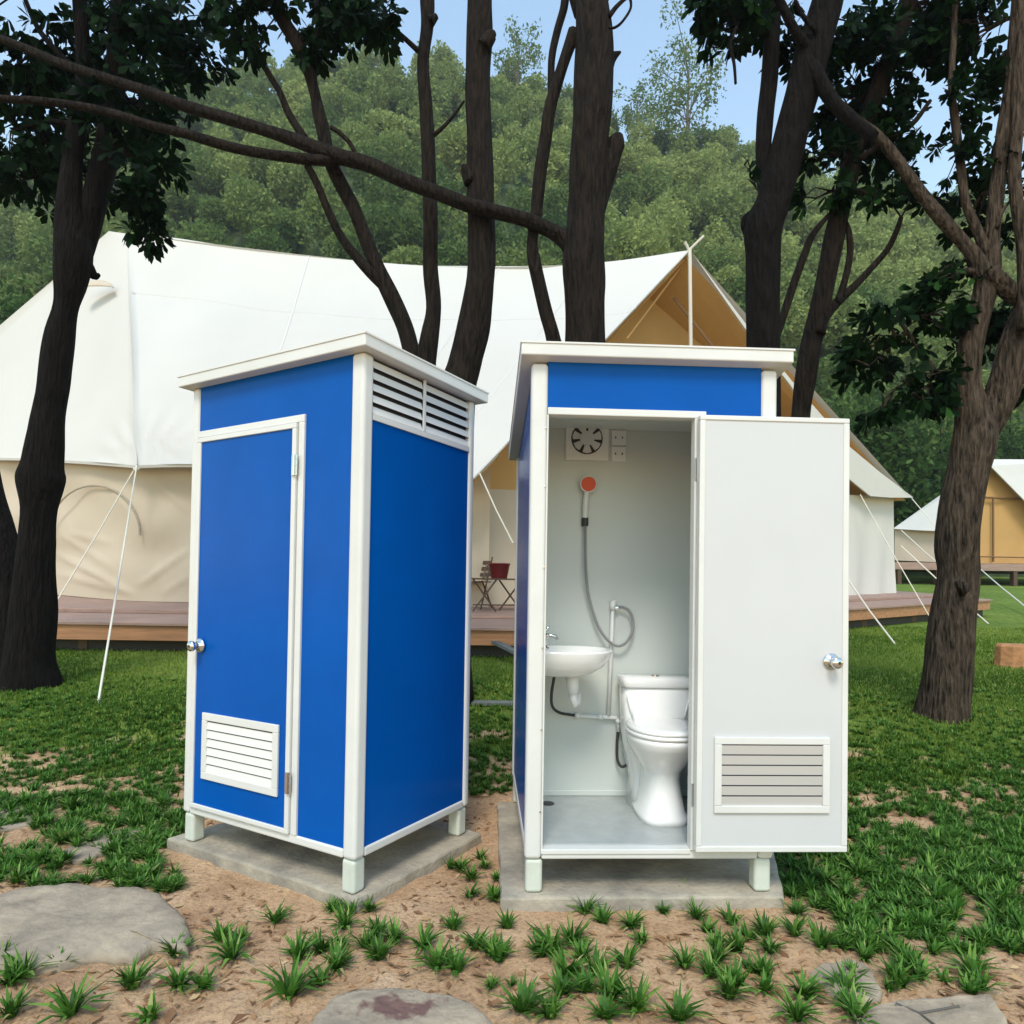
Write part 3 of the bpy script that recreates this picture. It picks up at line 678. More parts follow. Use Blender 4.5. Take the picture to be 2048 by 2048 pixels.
# forked dark tree right of the tent gable
b4 = G(1440, 1310)
tree('dark forked trunk with a knobbly shoulder, just right of the tent gable', b4,
     [([(1440, 1320, 110), (1440, 1200, 90), (1440, 900, 74), (1439, 650, 60), (1439, 560, 60), (1440, 480, 64), (1442, 430, 72), (1460, 380, 66), (1478, 310, 62), (1495, 240, 60), (1515, 170, 64), (1530, 110, 66), (1548, 50, 60), (1565, -10, 56), (1600, -160, 46)], 6.0, 5.7),
      ([(1432, 440, 50), (1418, 416, 44), (1412, 404, 26)], 5.95),
      ([(1452, 400, 30), (1443, 345, 30), (1440, 290, 30), (1444, 220, 31), (1452, 150, 31), (1455, 90, 30), (1458, 30, 28), (1462, -80, 26)], 5.9, 5.9),
      ([(1525, 120, 34), (1545, 150, 28), (1575, 195, 24), (1610, 228, 24), (1650, 260, 22)], 5.7, 5.5),
      ([(1530, 100, 22), (1500, 60, 18), (1475, 10, 16), (1450, -40, 14)], 5.7, 5.5), ([(1540, 60, 10), (1515, 30, 9), (1500, 0, 7)], 5.6),
      ([(1390, 50, 6), (1378, 85, 6), (1385, 120, 6), (1388, 158, 5)], 5.6), ([(1450, 60, 5), (1400, 80, 4), (1390, 110, 3)], 5.8),
      ([(1444, 290, 7), (1425, 318, 5), (1420, 330, 3)], 5.9)],
     [(1330, 15, 50, 32, 18), (1390, 30, 60, 45, 24), (1450, 10, 70, 60, 26), (1370, 70, 36, 28, 7), (1490, 100, 50, 70, 20, .3), (1420, 330, 14, 10, 1), (1560, 60, 80, 60, 26, .4), (1440, -110, 160, 60, 36)], 5.75, 'bark_dark', (.1, .4), .13, 13)
b5 = G(1500, 1290)
tree('slimmer leaning trunk right of the dark forked trunk, leaves in its upper half', b5,
     [([(1500, 1300, 70), (1500, 1100, 56), (1504, 900, 44), (1510, 785, 34), (1520, 710, 38), (1530, 650, 38), (1545, 590, 36), (1560, 520, 36), (1573, 450, 38), (1587, 390, 36), (1604, 320, 34), (1622, 260, 32), (1645, 200, 34), (1668, 140, 34), (1690, 80, 34), (1706, 30, 34), (1725, -40, 30), (1740, -140, 24)], 6.6, 6.2),
      ([(1546, 630, 22), (1556, 600, 20), (1578, 572, 18), (1612, 540, 14), (1645, 505, 12), (1675, 470, 11), (1692, 435, 10), (1700, 410, 8)], 6.4, 6.3),
      ([(1580, 572, 14), (1594, 530, 13), (1604, 480, 12), (1602, 440, 11), (1594, 415, 9)], 6.35),
      ([(1465, 640, 12), (1480, 590, 15), (1500, 530, 15), (1518, 480, 14), (1532, 445, 13), (1560, 410, 9), (1580, 395, 7)], 6.3, 6.3),
      ([(1620, 300, 12), (1665, 270, 11), (1720, 235, 10), (1755, 190, 7)], 6.2)],
     [(1640, 90, 90, 80, 58), (1620, 200, 80, 80, 62, .2), (1560, 190, 46, 60, 18, .3), (1560, 290, 50, 50, 22), (1560, 360, 46, 42, 22, 0, .14), (1640, 270, 60, 50, 30), (1720, 280, 50, 34, 16, 0, .14), (1760, 120, 60, 60, 34), (1750, 40, 80, 60, 46), (1690, 200, 60, 60, 30, .2), (1650, 375, 36, 34, 12, 0, .1), (1765, 370, 40, 30, 12, 0, .12), (1700, 350, 40, 36, 12), (1640, -120, 220, 80, 60)], 6.3, 'bark', (.08, .36), .13, 17)
# right foreground tree
b6 = G(1778, 1362)
tree('leafy grey-brown tree standing on the lawn at the right, guy ropes beside it', b6,
     [([(1776, 1385, 112), (1779, 1350, 94), (1784, 1300, 84), (1790, 1230, 80), (1800, 1150, 76), (1808, 1080, 68), (1806, 1030, 74), (1812, 960, 74), (1826, 890, 70), (1838, 830, 76), (1834, 780, 60), (1826, 720, 44), (1832, 650, 42), (1846, 600, 38), (1858, 555, 40), (1866, 500, 40), (1872, 440, 26), (1882, 350, 26), (1892, 260, 26), (1905, 180, 24), (1915, 80, 24), (1925, -40, 22)], 6.07, 5.82),
      ([(1842, 830, 56), (1868, 790, 56), (1888, 750, 58), (1904, 700, 58), (1916, 650, 54), (1935, 600, 52), (1965, 520, 46), (1990, 400, 36)], 6.02, 5.82),
      ([(1858, 520, 36), (1840, 485, 28), (1810, 450, 24), (1778, 415, 25), (1745, 375, 22), (1712, 330, 22), (1680, 285, 20), (1650, 252, 18), (1620, 230, 16), (1590, 200, 12)], 5.87, 6.02),
      ([(1862, 480, 24), (1846, 440, 18), (1822, 380, 16), (1812, 310, 15), (1802, 230, 15), (1795, 160, 12), (1800, 60, 11), (1805, -40, 9)], 5.87, 5.92),
      ([(1866, 510, 30), (1895, 540, 34), (1930, 565, 34), (1990, 590, 30)], 5.82),
      ([(1935, 620, 30), (1932, 480, 24), (1915, 350, 22), (1918, 220, 24), (1922, 100, 26), (1925, -30, 24)], 5.72, 5.82),
      ([(1880, 430, 10), (1890, 400, 8), (1905, 380, 5)], 5.82),
      ([(1832, 760, 28), (1800, 735, 16), (1765, 705, 12), (1735, 660, 9), (1700, 610, 7)], 6.02, 6.12), ([(1812, 1110, 34), (1822, 1108, 22)], 5.82)],
     [(1690, 640, 80, 66, 40), (1740, 600, 66, 54, 26), (1700, 720, 90, 66, 36, .1), (1640, 690, 50, 46, 22), (1780, 550, 50, 44, 30, 0, .08), (1740, 760, 50, 40, 22), (1660, 780, 36, 30, 12), (1900, 640, 40, 70, 26, .3), (1840, 640, 50, 60, 20, .4), (1920, 740, 40, 60, 22, .2), (1830, 510, 34, 30, 8),
      (1850, 60, 90, 70, 60), (1810, 180, 60, 60, 34), (1900, 160, 50, 70, 26, .3), (1870, 300, 50, 34, 14), (1810, 290, 40, 40, 14), (1830, 410, 40, 40, 14, .2), (1910, 430, 30, 50, 12, .3), (1850, -100, 160, 70, 60), (1980, 200, 60, 260, 50, .3)], 5.97, 'bark_pale', (.1, .4), .125, 21)

# ------------------------------------------------------------------ stones
def stone(label, outline, top_z, cx=None, stain=False, cracks=None, seed=0):
    """outline in the photograph, laid on the ground"""
    pts = [G(*q) for q in outline]; n = 48
    sp = [np.array(q)+np.array([noise.noise(Vector((q[0]*14+seed, q[1]*14, 1)))*.016, noise.noise(Vector((q[0]*14, q[1]*14+seed, 5)))*.016, 0]) for q in spline([tuple(p) for p in pts]+[tuple(pts[0])], 12)[:-1]]; c = sum((Vector(p) for p in sp), Vector())/len(sp)
    rings = []
    for s, z in ((1.02, -.02), (1.03, top_z*.35), (1.0, top_z*.75), (.95, top_z*.97), (.85, top_z), (.6, top_z*1.05), (.3, top_z*1.07), (.05, top_z*1.07)):
        rings.append([Vector((c.x+(p[0]-c.x)*s, c.y+(p[1]-c.y)*s, z+noise.noise(Vector((p[0]*s*6+seed, p[1]*s*6, z*9)))*.014+noise.noise(Vector((p[0]*s*22+seed, p[1]*s*22, 3)))*.005)) for p in sp])
    m = MB().loft(rings, True); root = m.build('stepping_stone', M['stone'], org=(c.x, c.y, 0), smooth=True)
    tag(root, label, 'stone')
    if stain:
        mm_ = M['stone'].copy(); mm_.name = 'stone_stained'; root.data.materials[0] = mm_; n_ = mm_.node_tree; pb = n_.nodes['Principled BSDF']; lk = pb.inputs['Base Color'].links[0].from_socket
        o = G(*stain)-Vector((c.x, c.y, 0)); tc_ = n_.nodes.new('ShaderNodeTexCoord'); mp_ = n_.nodes.new('ShaderNodeMapping'); mp_.inputs['Location'].default_value = (-o.x*8, -o.y*17, 0); mp_.inputs['Scale'].default_value = (8, 17, 0)
        nz_ = n_.nodes.new('ShaderNodeTexNoise'); nz_.inputs['Scale'].default_value = 22; nz_.inputs['Detail'].default_value = 7
        ln_ = n_.nodes.new('ShaderNodeVectorMath'); ln_.operation = 'LENGTH'; su = n_.nodes.new('ShaderNodeMath'); su.operation = 'MULTIPLY_ADD'; su.inputs[1].default_value = 3.2
        rg = n_.nodes.new('ShaderNodeMapRange'); rg.inputs[1].default_value = 2.75; rg.inputs[2].default_value = 2.2; rg.inputs[4].default_value = .85; mx_ = n_.nodes.new('ShaderNodeMix'); mx_.data_type = 'RGBA'; mx_.inputs[7].default_value = (.13, .065, .06, 1)
        n_.links.new(tc_.outputs['Object'], mp_.inputs[0]); n_.links.new(tc_.outputs['Object'], nz_.inputs['Vector']); n_.links.new(mp_.outputs[0], ln_.inputs[0]); n_.links.new(nz_.outputs['Fac'], su.inputs[0]); n_.links.new(ln_.outputs['Value'], su.inputs[2])
        n_.links.new(su.outputs[0], rg.inputs[0]); n_.links.new(rg.outputs[0], mx_.inputs[0]); n_.links.new(lk, mx_.inputs[6]); n_.links.new(mx_.outputs[2], pb.inputs['Base Color'])
    if False:
        q = MB(); o = G(*stain); q.add([Vector((o.x+.11*math.cos(a*.1257)*(1+.55*noise.noise(Vector((a*.45, 0, 1)))), o.y+.040*math.sin(a*.1257)*(1+.8*noise.noise(Vector((a*.5, 2, 1)))), top_z*1.075+.013)) for a in range(50)], [tuple(range(50))])
        q.build('stain', M['stain'], root, org=(c.x, c.y, 0))
    if cracks:
        q = MB()
        for ck in cracks:
            q.tube([G(*k_)+Vector((0, 0, top_z*1.0+.004)) for k_ in ck], .0035, 5)
        q.build('crack', M['crack'], root, org=(c.x, c.y, 0))
    return root
stone('large flat grey stepping stone on bare soil at the lower left', [(-70, 1745), (-10, 1705), (60, 1690), (150, 1686), (240, 1690), (300, 1703), (335, 1735), (352, 1775), (345, 1806), (290, 1802), (240, 1822), (180, 1815), (110, 1835), (40, 1842), (-50, 1830)], .042, seed=1)
stone('rounded stepping stone with reddish stain, at the bottom middle edge', [(590, 1940), (640, 1900), (700, 1886), (770, 1882), (840, 1890), (890, 1912), (925, 1945), (930, 1990), (750, 2030), (600, 2000)], .035, stain=(750, 1922), seed=4)
stone('small half buried stepping stone at the far left edge', [(-60, 1540), (20, 1518), (80, 1520), (92, 1540), (50, 1560), (-40, 1575)], .02, seed=7)
stone('pale narrow stepping stone left of the closed cabin slab', [(120, 1612), (160, 1585), (230, 1568), (300, 1566), (318, 1580), (250, 1598), (190, 1618), (140, 1630)], .018, seed=9)
stone('grey cracked stepping stone beside the dense grass at the lower right', [(1528, 1850), (1555, 1832), (1600, 1822), (1640, 1840), (1660, 1890), (1610, 1895), (1570, 1880)], .02, cracks=[[(1560, 1862), (1590, 1850), (1600, 1835)]], seed=12)
stone('grey stepping stone with long crack at the bottom right edge', [(1612, 1925), (1680, 1905), (1760, 1896), (1850, 1892), (1885, 1905), (1890, 1960), (1800, 1990), (1660, 1980)], .02, cracks=[[(1690, 1908), (1735, 1925), (1765, 1950)], [(1735, 1925), (1810, 1915)]], seed=15)

# ------------------------------------------------------------------ concrete slabs
def slab(label, corners, z=.06, seed=0):
    pts = [G(*q) for q in corners]
    k = []
    for q in corners:
        d = ray(*q); t = (z-1.4)/d.z; k.append(CAM+d*t)
    c = sum(k, Vector())/4; m = MB()
    # subdivided edge with small chips
    ring = []
    for i in range(4):
        a, b = k[i], k[(i+1) % 4]; n = 26
        for j in range(n):
            p = a.lerp(b, j/n); ring.append(p+Vector((noise.noise(Vector((p.x*9+seed, p.y*9, 0)))*.008, noise.noise(Vector((p.x*9, p.y*9+seed, 4)))*.008, 0)))
    rings = [[Vector((p.x, p.y, -.05)) for p in ring], [Vector((p.x, p.y, z-.012)) for p in ring], [Vector((c.x+(p.x-c.x)*.993, c.y+(p.y-c.y)*.993, z-.002)) for p in ring], [Vector((c.x+(p.x-c.x)*.97, c.y+(p.y-c.y)*.97, z)) for p in ring]]
    return tag(m.loft(rings).build('concrete_slab', M['slab'], org=(c.x, c.y, 0)), label, 'slab')
slab('pointed grey concrete slab under the closed blue cabin', [(315, 1580), (675, 1698), (908, 1572), (640, 1490)], seed=3)
slab('wide grey concrete slab under the open cabin', [(945, 1693), (1480, 1690), (1440, 1520), (938, 1512)], seed=8)

# ------------------------------------------------------------------ cabins
def louvre(par, x0, x1, z0, z1, y, n, fw_, mtl, face=-1, plane='xz', slat_w=.012, dark=True, tilt=1, gap=.25):
    """slatted vent; y is the plane, face the side it looks to"""
    def bx(m, a0, a1, d0, d1, c0, c1):
        d0, d1 = y+face*d0, y+face*d1
        if d0 > d1: d0, d1 = d1, d0
        if plane == 'xz': m.box(a0, a1, d0, d1, c0, c1)
        else: m.box(d0, d1, a0, a1, c0, c1)
    f = MB(); bx(f, x0, x1, .0, .012, z1-fw_, z1); bx(f, x0, x1, .0, .012, z0, z0+fw_); bx(f, x0, x0+fw_, .0, .0125, z0+fw_, z1-fw_); bx(f, x1-fw_, x1, .0, .0125, z0+fw_, z1-fw_)
    fo = f.build('vent_frame', M['white'] if face < 0 or True else M['white'], par, bevel=.003)
    b = MB(); bx(b, x0+fw_*.6, x1-fw_*.6, -.004, .0015, z0+fw_*.6, z1-fw_*.6); b.build('vent_backing', M['dark'], par)
    s = MB(); zz0, zz1 = z0+fw_, z1-fw_; st = (zz1-zz0)/n
    for i in range(n):
        a, c = zz0+st*i, zz0+st*(i+1)-st*gap
        lo, hi = (.010, .0035) if tilt > 0 else (.0035, .010)
        q = [(x0+fw_, lo, a), (x1-fw_, lo, a), (x1-fw_, hi, c), (x0+fw_, hi, c)]; t = .0022
        vs_ = []
        for dd in (0, -t):
            for (xx, d, z) in q:
                yy = y+face*(d+dd); vs_.append((xx, yy, z) if plane == 'xz' else (yy, xx, z))
        s.add(vs_, [(0, 1, 2, 3), (7, 6, 5, 4), (0, 4, 5, 1), (1, 5, 6, 2), (2, 6, 7, 3), (3, 7, 4, 0)])
    s.build('vent_slats', mtl, par)
    return fo
def knob(par, x, y, z, face=-1, r=.027):
    m = MB(); prof = [(.036, 0), (.037, .004), (.030, .010), (.016, .012), (.014, .03), (.021, .036), (r, .046), (r, .056), (.020, .064), (.004, .067)]
    m.loft([[Vector((x+q*math.cos(a*math.pi/12), y+face*d, z+q*math.sin(a*math.pi/12))) for a in range(24)] for q, d in prof])
    o = m.build('door_knob', M['chrome'], par, smooth=True)
    m = MB(); m.cyl((x+.004, y+face*.0665, z), (x+.004, y+face*.0685, z), .007, 12); m.build('keyhole', M['rubber'], par)
    return o
def hinge(par, x, z, y):
    m = MB(); m.box(x-.018, x+.018, y-.004, y, z-.048, z+.048); m.cyl((x, y-.007, z-.048), (x, y-.007, z+.048), .006, 10)
    for k in (-.03, 0, .03): m.cyl((x+.011, y-.0055, z+k), (x+.011, y-.0035, z+k), .0035, 8)
    return m.build('hinge', M['chrome'], par)
def cabin_shell(c, W, D, zb, zf, zbk, pl, pr, org):
    """zf, zbk: underside of the roof at front and back"""
    def zr(y): return zf+(zbk-zf)*(y+.05)/(D+.10)
    for x0, x1, y0, y1 in ((0, pl, 0, .07), (W-pr, W, 0, .07), (0, .05, D-.05, D), (W-.055, W, D-.05, D)):
        m = MB(); m.box(x0, x1, y0, y1, zb, zr(y1 if zbk < zf else y0)-.001); m.build('corner_post', M['white'], c, bevel=.018, seg=4)
    for x in (.006, W-.084):
        for y in (.008, D-.085): m = MB(); m.box(x, x+.075, y, y+.075, .061, zb-.001); m.build('leg', M['leg'], c, bevel=.016, seg=4)
    m = MB(); t = .04
    m.box(pl, W-pr, .004, .06, zb, zb+t); m.box(.05, W-.055, D-.055, D-.004, zb, zb+t)
    m.box(.004, .055, .07, D-.05, zb, zb+t); m.box(W-.055, W-.004, .07, D-.05, zb, zb+t); m.box(.055, W-.055, .06, D-.055, zb+.01, zb+t)
    m.build('base_frame', M['white'], c, bevel=.008, seg=3)
    m = MB(); o = .05; th = .056
    v = [(-o, -o, zf), (W+o, -o, zf), (W+o, D+o, zbk), (-o, D+o, zbk)]
    m.add(v+[(a, b, z+th) for a, b, z in v], [(0, 3, 2, 1), (4, 5, 6, 7), (0, 1, 5, 4), (1, 2, 6, 5), (2, 3, 7, 6), (3, 0, 4, 7)])
    rf_ = m.build('roof', M['white'], c, bevel=.006, seg=3)
    m = MB(); e = .004; v = [(-o-e, -o-e, zf+th-.004), (W+o+e, -o-e, zf+th-.004), (W+o+e, D+o+e, zbk+th-.004), (-o-e, D+o+e, zbk+th-.004)]
    m.add(v+[(a, b, z+.008) for a, b, z in v], [(0, 3, 2, 1), (4, 5, 6, 7), (0, 1, 5, 4), (1, 2, 6, 5), (2, 3, 7, 6), (3, 0, 4, 7)])
    m.build('roof_lip', M['white'], rf_)
    return zr
def prism(m, pts, axis_, a0, a1):
    """pts: (u, z) outline; extruded along axis_ 'x' or 'y' from a0 to a1"""
    n = len(pts); f = (lambda u, z, a: (a, u, z)) if axis_ == 'x' else (lambda u, z, a: (u, a, z))
    m.add([f(u, z, a0) for u, z in pts]+[f(u, z, a1) for u, z in pts], [tuple(range(n)), tuple(reversed(range(n, 2*n)))]+[(i, i+n, (i+1) % n+n, (i+1) % n) for i in range(n)])
    return m
# --- closed cabin
W, D, zb = 1.2046, .8914, .21
cl = thing('toilet_cabin', 'blue and white portable toilet cabin with its door closed, on the left', 'cabin', (-1.7045, 3.4636, 0), R(-29.96), 'portable toilet cabins')
zr = cabin_shell(cl, W, D, zb, 2.432, 2.432, .055, .075, None)
m = MB(); prism(m, [(.842, .25), (1.13, .25), (1.13, 2.432), (.055, 2.432), (.055, 2.198), (.842, 2.198)], 'y', .012, .04); m.build('wall_panel', M['blue'], cl)
m = MB(); m.box(W-.04, W-.012, .07, D-.05, .25, 2.15); m.build('wall_panel', M['blue'], cl)
m = MB(); m.box(.05, W-.055, D-.04, D-.012, .25, 2.43); m.build('wall_panel', M['blue'], cl)
m = MB(); m.box(.012, .04, .07, D-.05, .25, 2.43); m.build('wall_panel', M['blue'], cl)
# door casing and door leaf
m = MB(); m.box(.055, .842, 0, .05, 2.163, 2.198); m.box(.806, .842, 0, .05, .25, 2.163); m.box(.055, .066, .0, .05, .25, 2.163)
m.build('door_frame', M['white'], cl, bevel=.003)
dr = MB(); dr.box(.085, .782, -.004, .03, .262, 2.142); door = dr.build('door', M['blue'], cl)
m = MB(); m.box(.069, .802, -.012, .03, 2.135, 2.159); m.box(.069, .802, -.012, .03, .253, .275); m.box(.069, .098, -.012, .03, .275, 2.135); m.box(.776, .802, -.012, .03, .275, 2.135)
m.build('door_edge', M['white'], door, bevel=.003)
louvre(door, .166, .728, .412, .747, -.004, 6, .038, M['slat'], gap=.17)
knob(door, .135, -.012, 1.085); hinge(door, .800, 1.96, -.013); hinge(door, .800, .49, -.013)
# high louvre on the side
sv = MB(); sv.box(W-.012, W-.004, .07, D-.05, 2.145, 2.172); sv.box(W-.012, W-.004, .432, .452, 2.172, 2.43); vent = sv.build('side_vent', M['white'], cl, bevel=.002)
s = MB(); z0 = 2.174
for i in range(5):
    a, b_ = z0+i*.0515, z0+i*.0515+.036
    for y0, y1 in ((.072, .431), (.453, D-.052)):
        v = [(W-.008, y0, a), (W-.008, y1, a), (W-.020, y1, b_), (W-.020, y0, b_)]
        s.add(v+[(q[0]-.003, q[1], q[2]) for q in v], [(0, 1, 2, 3), (7, 6, 5, 4), (0, 4, 5, 1), (1, 5, 6, 2), (2, 6, 7, 3), (3, 7, 4, 0)])
s.build('vent_slats', M['slat'], vent)
MB().box(W-.05, W-.03, .07, D-.05, 2.17, 2.43).build('vent_backing', M['dark'], vent)

# --- open cabin
W, D = 1.117, 1.3114
co = thing('toilet_cabin', 'blue and white portable toilet cabin with its door swung open showing toilet and basin', 'cabin', (.0737, 2.9168, 0), R(2.41), 'portable toilet cabins')
zr = cabin_shell(co, W, D, zb, 2.428, 2.235, .075, .072, None)
m = MB(); prism(m, [(.075, 2.212), (.79, 2.212), (.79, .25), (W-.072, .25), (W-.072, 2.42), (.075, 2.42)], 'y', .012, .035); m.build('wall_panel', M['blue'], co)
for x0, x1 in ((.010, .028), (W-.028, W-.010)):
    m = MB(); prism(m, [(.07, .25), (D-.05, .25), (D-.05, zr(D-.05)-.003), (.07, zr(.07)-.003)], 'x', x0, x1); m.build('wall_panel', M['blue'], co)
m = MB(); m.box(.05, W-.055, D-.035, D-.012, .25, zr(D)-.003); m.build('wall_panel', M['blue'], co)
m = MB(); m.box(.075, .790, -.003, .05, 2.180, 2.212); m.box(.738, .790, -.003, .05, .25, 2.180); m.box(.072, .080, .0, .05, .25, 2.180); m.box(.072, .738, -.003, .05, .235, .256)
m.build('door_frame', M['white'], co, bevel=.003)
YB = .74
m = MB(); m.box(.03, W-.03, YB, YB+.02, .25, 2.30); m.build('inner_wall', M['inner'], co)
m = MB(); m.box(.03, .045, .055, YB, .25, 2.33); m.build('inner_wall', M['inner'], co)
m = MB(); m.box(W-.045, W-.03, .055, YB, .25, 2.33); m.build('inner_wall', M['inner'], co)
m = MB(); m.box(.03, W-.03, .035, YB+.03, 2.30, 2.315); m.build('ceiling', M['inner'], co)
m = MB(); m.box(.078, W-.045, .05, YB, .2505, .262); m.build('floor', M['pan'], co)
m = MB(); m.box(.045, W-.045, YB-.012, YB, .262, .295); m.build('skirting', M['inner'], co, bevel=.005)
# door leaf, folded right back against the front
yd = -.052
m = MB(); m.box(.752, 1.412, yd, yd+.034, .272, 2.172); door = m.build('door', M['door_in'], co)
m = MB(); m.box(.745, 1.420, yd-.005, yd+.038, 2.160, 2.182); m.box(.745, 1.420, yd-.005, yd+.038, .264, .290); m.box(.745, .770, yd-.005, yd+.038, .290, 2.160); m.box(1.393, 1.420, yd-.005, yd+.038, .290, 2.160)
m.build('door_edge', M['white'], door, bevel=.004, seg=3)
louvre(door, .822, 1.337, .436, .767, yd, 6, .032, M['slat_in'], gap=.10, tilt=-1)
knob(door, 1.342, yd, 1.10, r=.026); hinge(co, .756, 1.95, -.006); hinge(co, .756, .50, -.006)
for z_ in (.42, .78, 1.14, 1.50, 1.86, 2.12):
    MB().cyl((.066, .001, z_), (.066, -.0025, z_), .0035, 10).build('screw', M['chrome'], co)
# exhaust fan
yw = YB-.001
m = MB(); m.box(.243, .487, yw-.02, yw, 2.122, 2.357)
fan = m.build('exhaust_fan', M['plastic'], co, bevel=.006)
cx, cz = .362, 2.243
def ring(m, r0, r1, y0, y1, c=(0, 0), n=36, a0=0, a1=2*math.pi):
    pr = []
    for i in range(n):
        a = a0+(a1-a0)*i/n; pr.append([Vector((c[0]+r*math.cos(a), y, c[1]+r*math.sin(a))) for r, y in ((r0, y0), (r1, y0), (r1, y1), (r0, y1))])
    pr.append(pr[0]); m.loft(pr, False)
m = MB(); m.cyl((cx, yw-.0205, cz), (cx, yw-.0225, cz), .088, 40); m.build('fan_opening', M['rubber'], fan)
m = MB(); m.cyl((cx, yw-.0225, cz), (cx, yw-.032, cz), .040, 28)
for k in range(7):
    a = k*2*math.pi/7+.25; pts_ = []
    for r, da in ((.036, -.38), (.080, -.33), (.083, 0), (.080, .30), (.036, .30)): pts_.append((cx+r*math.cos(a+da), yw-.026-(.004 if da > 0 else 0), cz+r*math.sin(a+da)))
    m.add(pts_+[(p[0], p[1]+.002, p[2]) for p in pts_], [tuple(range(5)), tuple(reversed(range(5, 10)))]+[(i, i+5, (i+1) % 5+5, (i+1) % 5) for i in range(5)])
m.build('fan_blades', M['grey_plastic'], fan)
for z0, z1 in ((2.214, 2.297), (2.124, 2.205)):
    m = MB(); m.box(.502, .586, yw-.010, yw, z0, z1); s_ = m.build('wall_socket', M['plastic'], co, bevel=.004)
    zc = (z0+z1)/2
    for xh in (.522, .560): MB().box(xh, xh+.006, yw-.0115, yw-.010, zc-.006, zc+.006).build('socket_hole', M['rubber'], s_)
# hand shower with hose and riser
m = MB(); m.tube([(.357, yw-.02, 1.775), (.357, yw-.03, 1.85), (.360, yw-.035, 1.92), (.365, yw-.042, 1.955)], [.013, .017, .016, .016], 14)
m.loft([[Vector((.367+r*math.cos(a*math.pi/14), yw-.05-d, 1.985+r*math.sin(a*math.pi/14)-d*.2)) for a in range(28)] for r, d in ((.02, -.012), (.045, 0), (.047, .010), (.043, .014))])
sh = m.build('hand_shower', M['plastic'], co, smooth=False, bevel=0)
m = MB(); m.cyl((.367, yw-.060, 1.983), (.367, yw-.071, 1.981), .040, 28); m.build('shower_face', M['orange'], sh)
m = MB(); m.tube([(.357, yw-.02, 1.80), (.357, yw-.02, 1.755)], .019, 12); m.box(.345, .369, yw-.03, yw, 1.765, 1.785); m.build('shower_holder', M['rubber'], sh)
hp = [(.357, 1.76), (.358, 1.66), (.362, 1.52), (.374, 1.40), (.398, 1.30), (.43, 1.21), (.475, 1.14), (.53, 1.098), (.575, 1.103), (.610, 1.14), (.628, 1.19), (.624, 1.25), (.600, 1.295), (.56, 1.31), (.530, 1.306)]
sp = spline([(x, yw-.03-.02*math.sin(i/14*3.14), z) for i, (x, z) in enumerate(hp)], 6); m = MB().tube(sp, .0075, 8); m.build('shower_hose', M['hose'], co, smooth=True)
m = MB().tube([(.520, yw-.02, 1.345), (.512, yw-.02, 1.05), (.502, yw-.02, .70)], .0115, 10).cyl((.520, yw-.02, 1.345), (.519, yw-.02, 1.29), .017, 12)
m.tube([(.315, yw-.02, .708), (.40, yw-.02, .703), (.545, yw-.02, .697), (.556, yw-.02, .68), (.558, yw-.02, .62)], .0115, 10).cyl((.44, yw-.02, .7), (.47, yw-.02, .699), .016, 12).cyl((.315, yw-.02, .708), (.345, yw-.02, .706), .016, 12).cyl((.556, yw-.02, .688), (.5575, yw-.02, .665), .015, 12)
m.build('water_pipe', M['plastic'], co, smooth=True)
m = MB().cyl((.528, yw-.035, 1.306), (.545, yw-.035, 1.306), .012, 10); m.build('pipe_valve', M['chrome'], co)
sp = spline([(.175, .50, .95), (.168, .56, .85), (.182, .64, .77), (.23, .70, .725), (.312, yw-.02, .708)], 6); MB().tube(sp, .008, 8).build('basin_hose', M['rubber'], co, smooth=True)
sp = spline([(.558, yw-.02, .625), (.550, yw-.03, .56), (.552, yw-.04, .47), (.575, yw-.05, .435), (.61, yw-.06, .46), (.64, yw-.06, .52)], 6); MB().tube(sp, .008, 8).build('toilet_hose', M['rubber'], co, smooth=True)
# hand basin on the left wall
def ell(cx_, cy_, rx, ry, z, n=36, xmin=None, p=2.4):
    out = []
    for i in range(n):
        a = 2*math.pi*i/n; c, s_ = math.cos(a), math.sin(a)
        x = cx_+rx*math.copysign(abs(c)**(2/p), c); y = cy_+ry*math.copysign(abs(s_)**(2/p), s_)
        if xmin is not None: x = max(x, xmin)
        out.append(Vector((x, y, z)))
    return out
by = .43
m = MB().loft([ell(.20, by, .03, .03, .962, xmin=.046), ell(.20, by, .10, .09, .966, xmin=.046), ell(.20, by, .165, .145, .985, xmin=.046), ell(.20, by, .215, .18, 1.02, xmin=.046), ell(.20, by, .246, .198, 1.06, xmin=.046), ell(.20, by, .258, .205, 1.09, xmin=.046), ell(.20, by, .260, .206, 1.098, xmin=.046), ell(.20, by, .252, .20, 1.102, xmin=.047),
               ell(.22, by, .215, .165, 1.098, xmin=.075), ell(.22, by, .19, .14, 1.06, xmin=.09), ell(.22, by, .13, .09, 1.01, xmin=.1), ell(.22, by, .03, .03, .995, xmin=.12)])
sk = m.build('hand_basin', M['ceramic'], co, smooth=True)
m = MB().tube([(.258, by, .975), (.262, by, .90), (.264, by, .87)], [.036, .030, .026], 16).tube([(.264, by, .875), (.268, by, .84), (.275, by+.01, .815), (.295, by+.02, .82), (.300, by+.03, .87)], [.024, .022, .018, .013, .012], 12)
m.build('drain_trap', M['plastic'], sk, smooth=True)
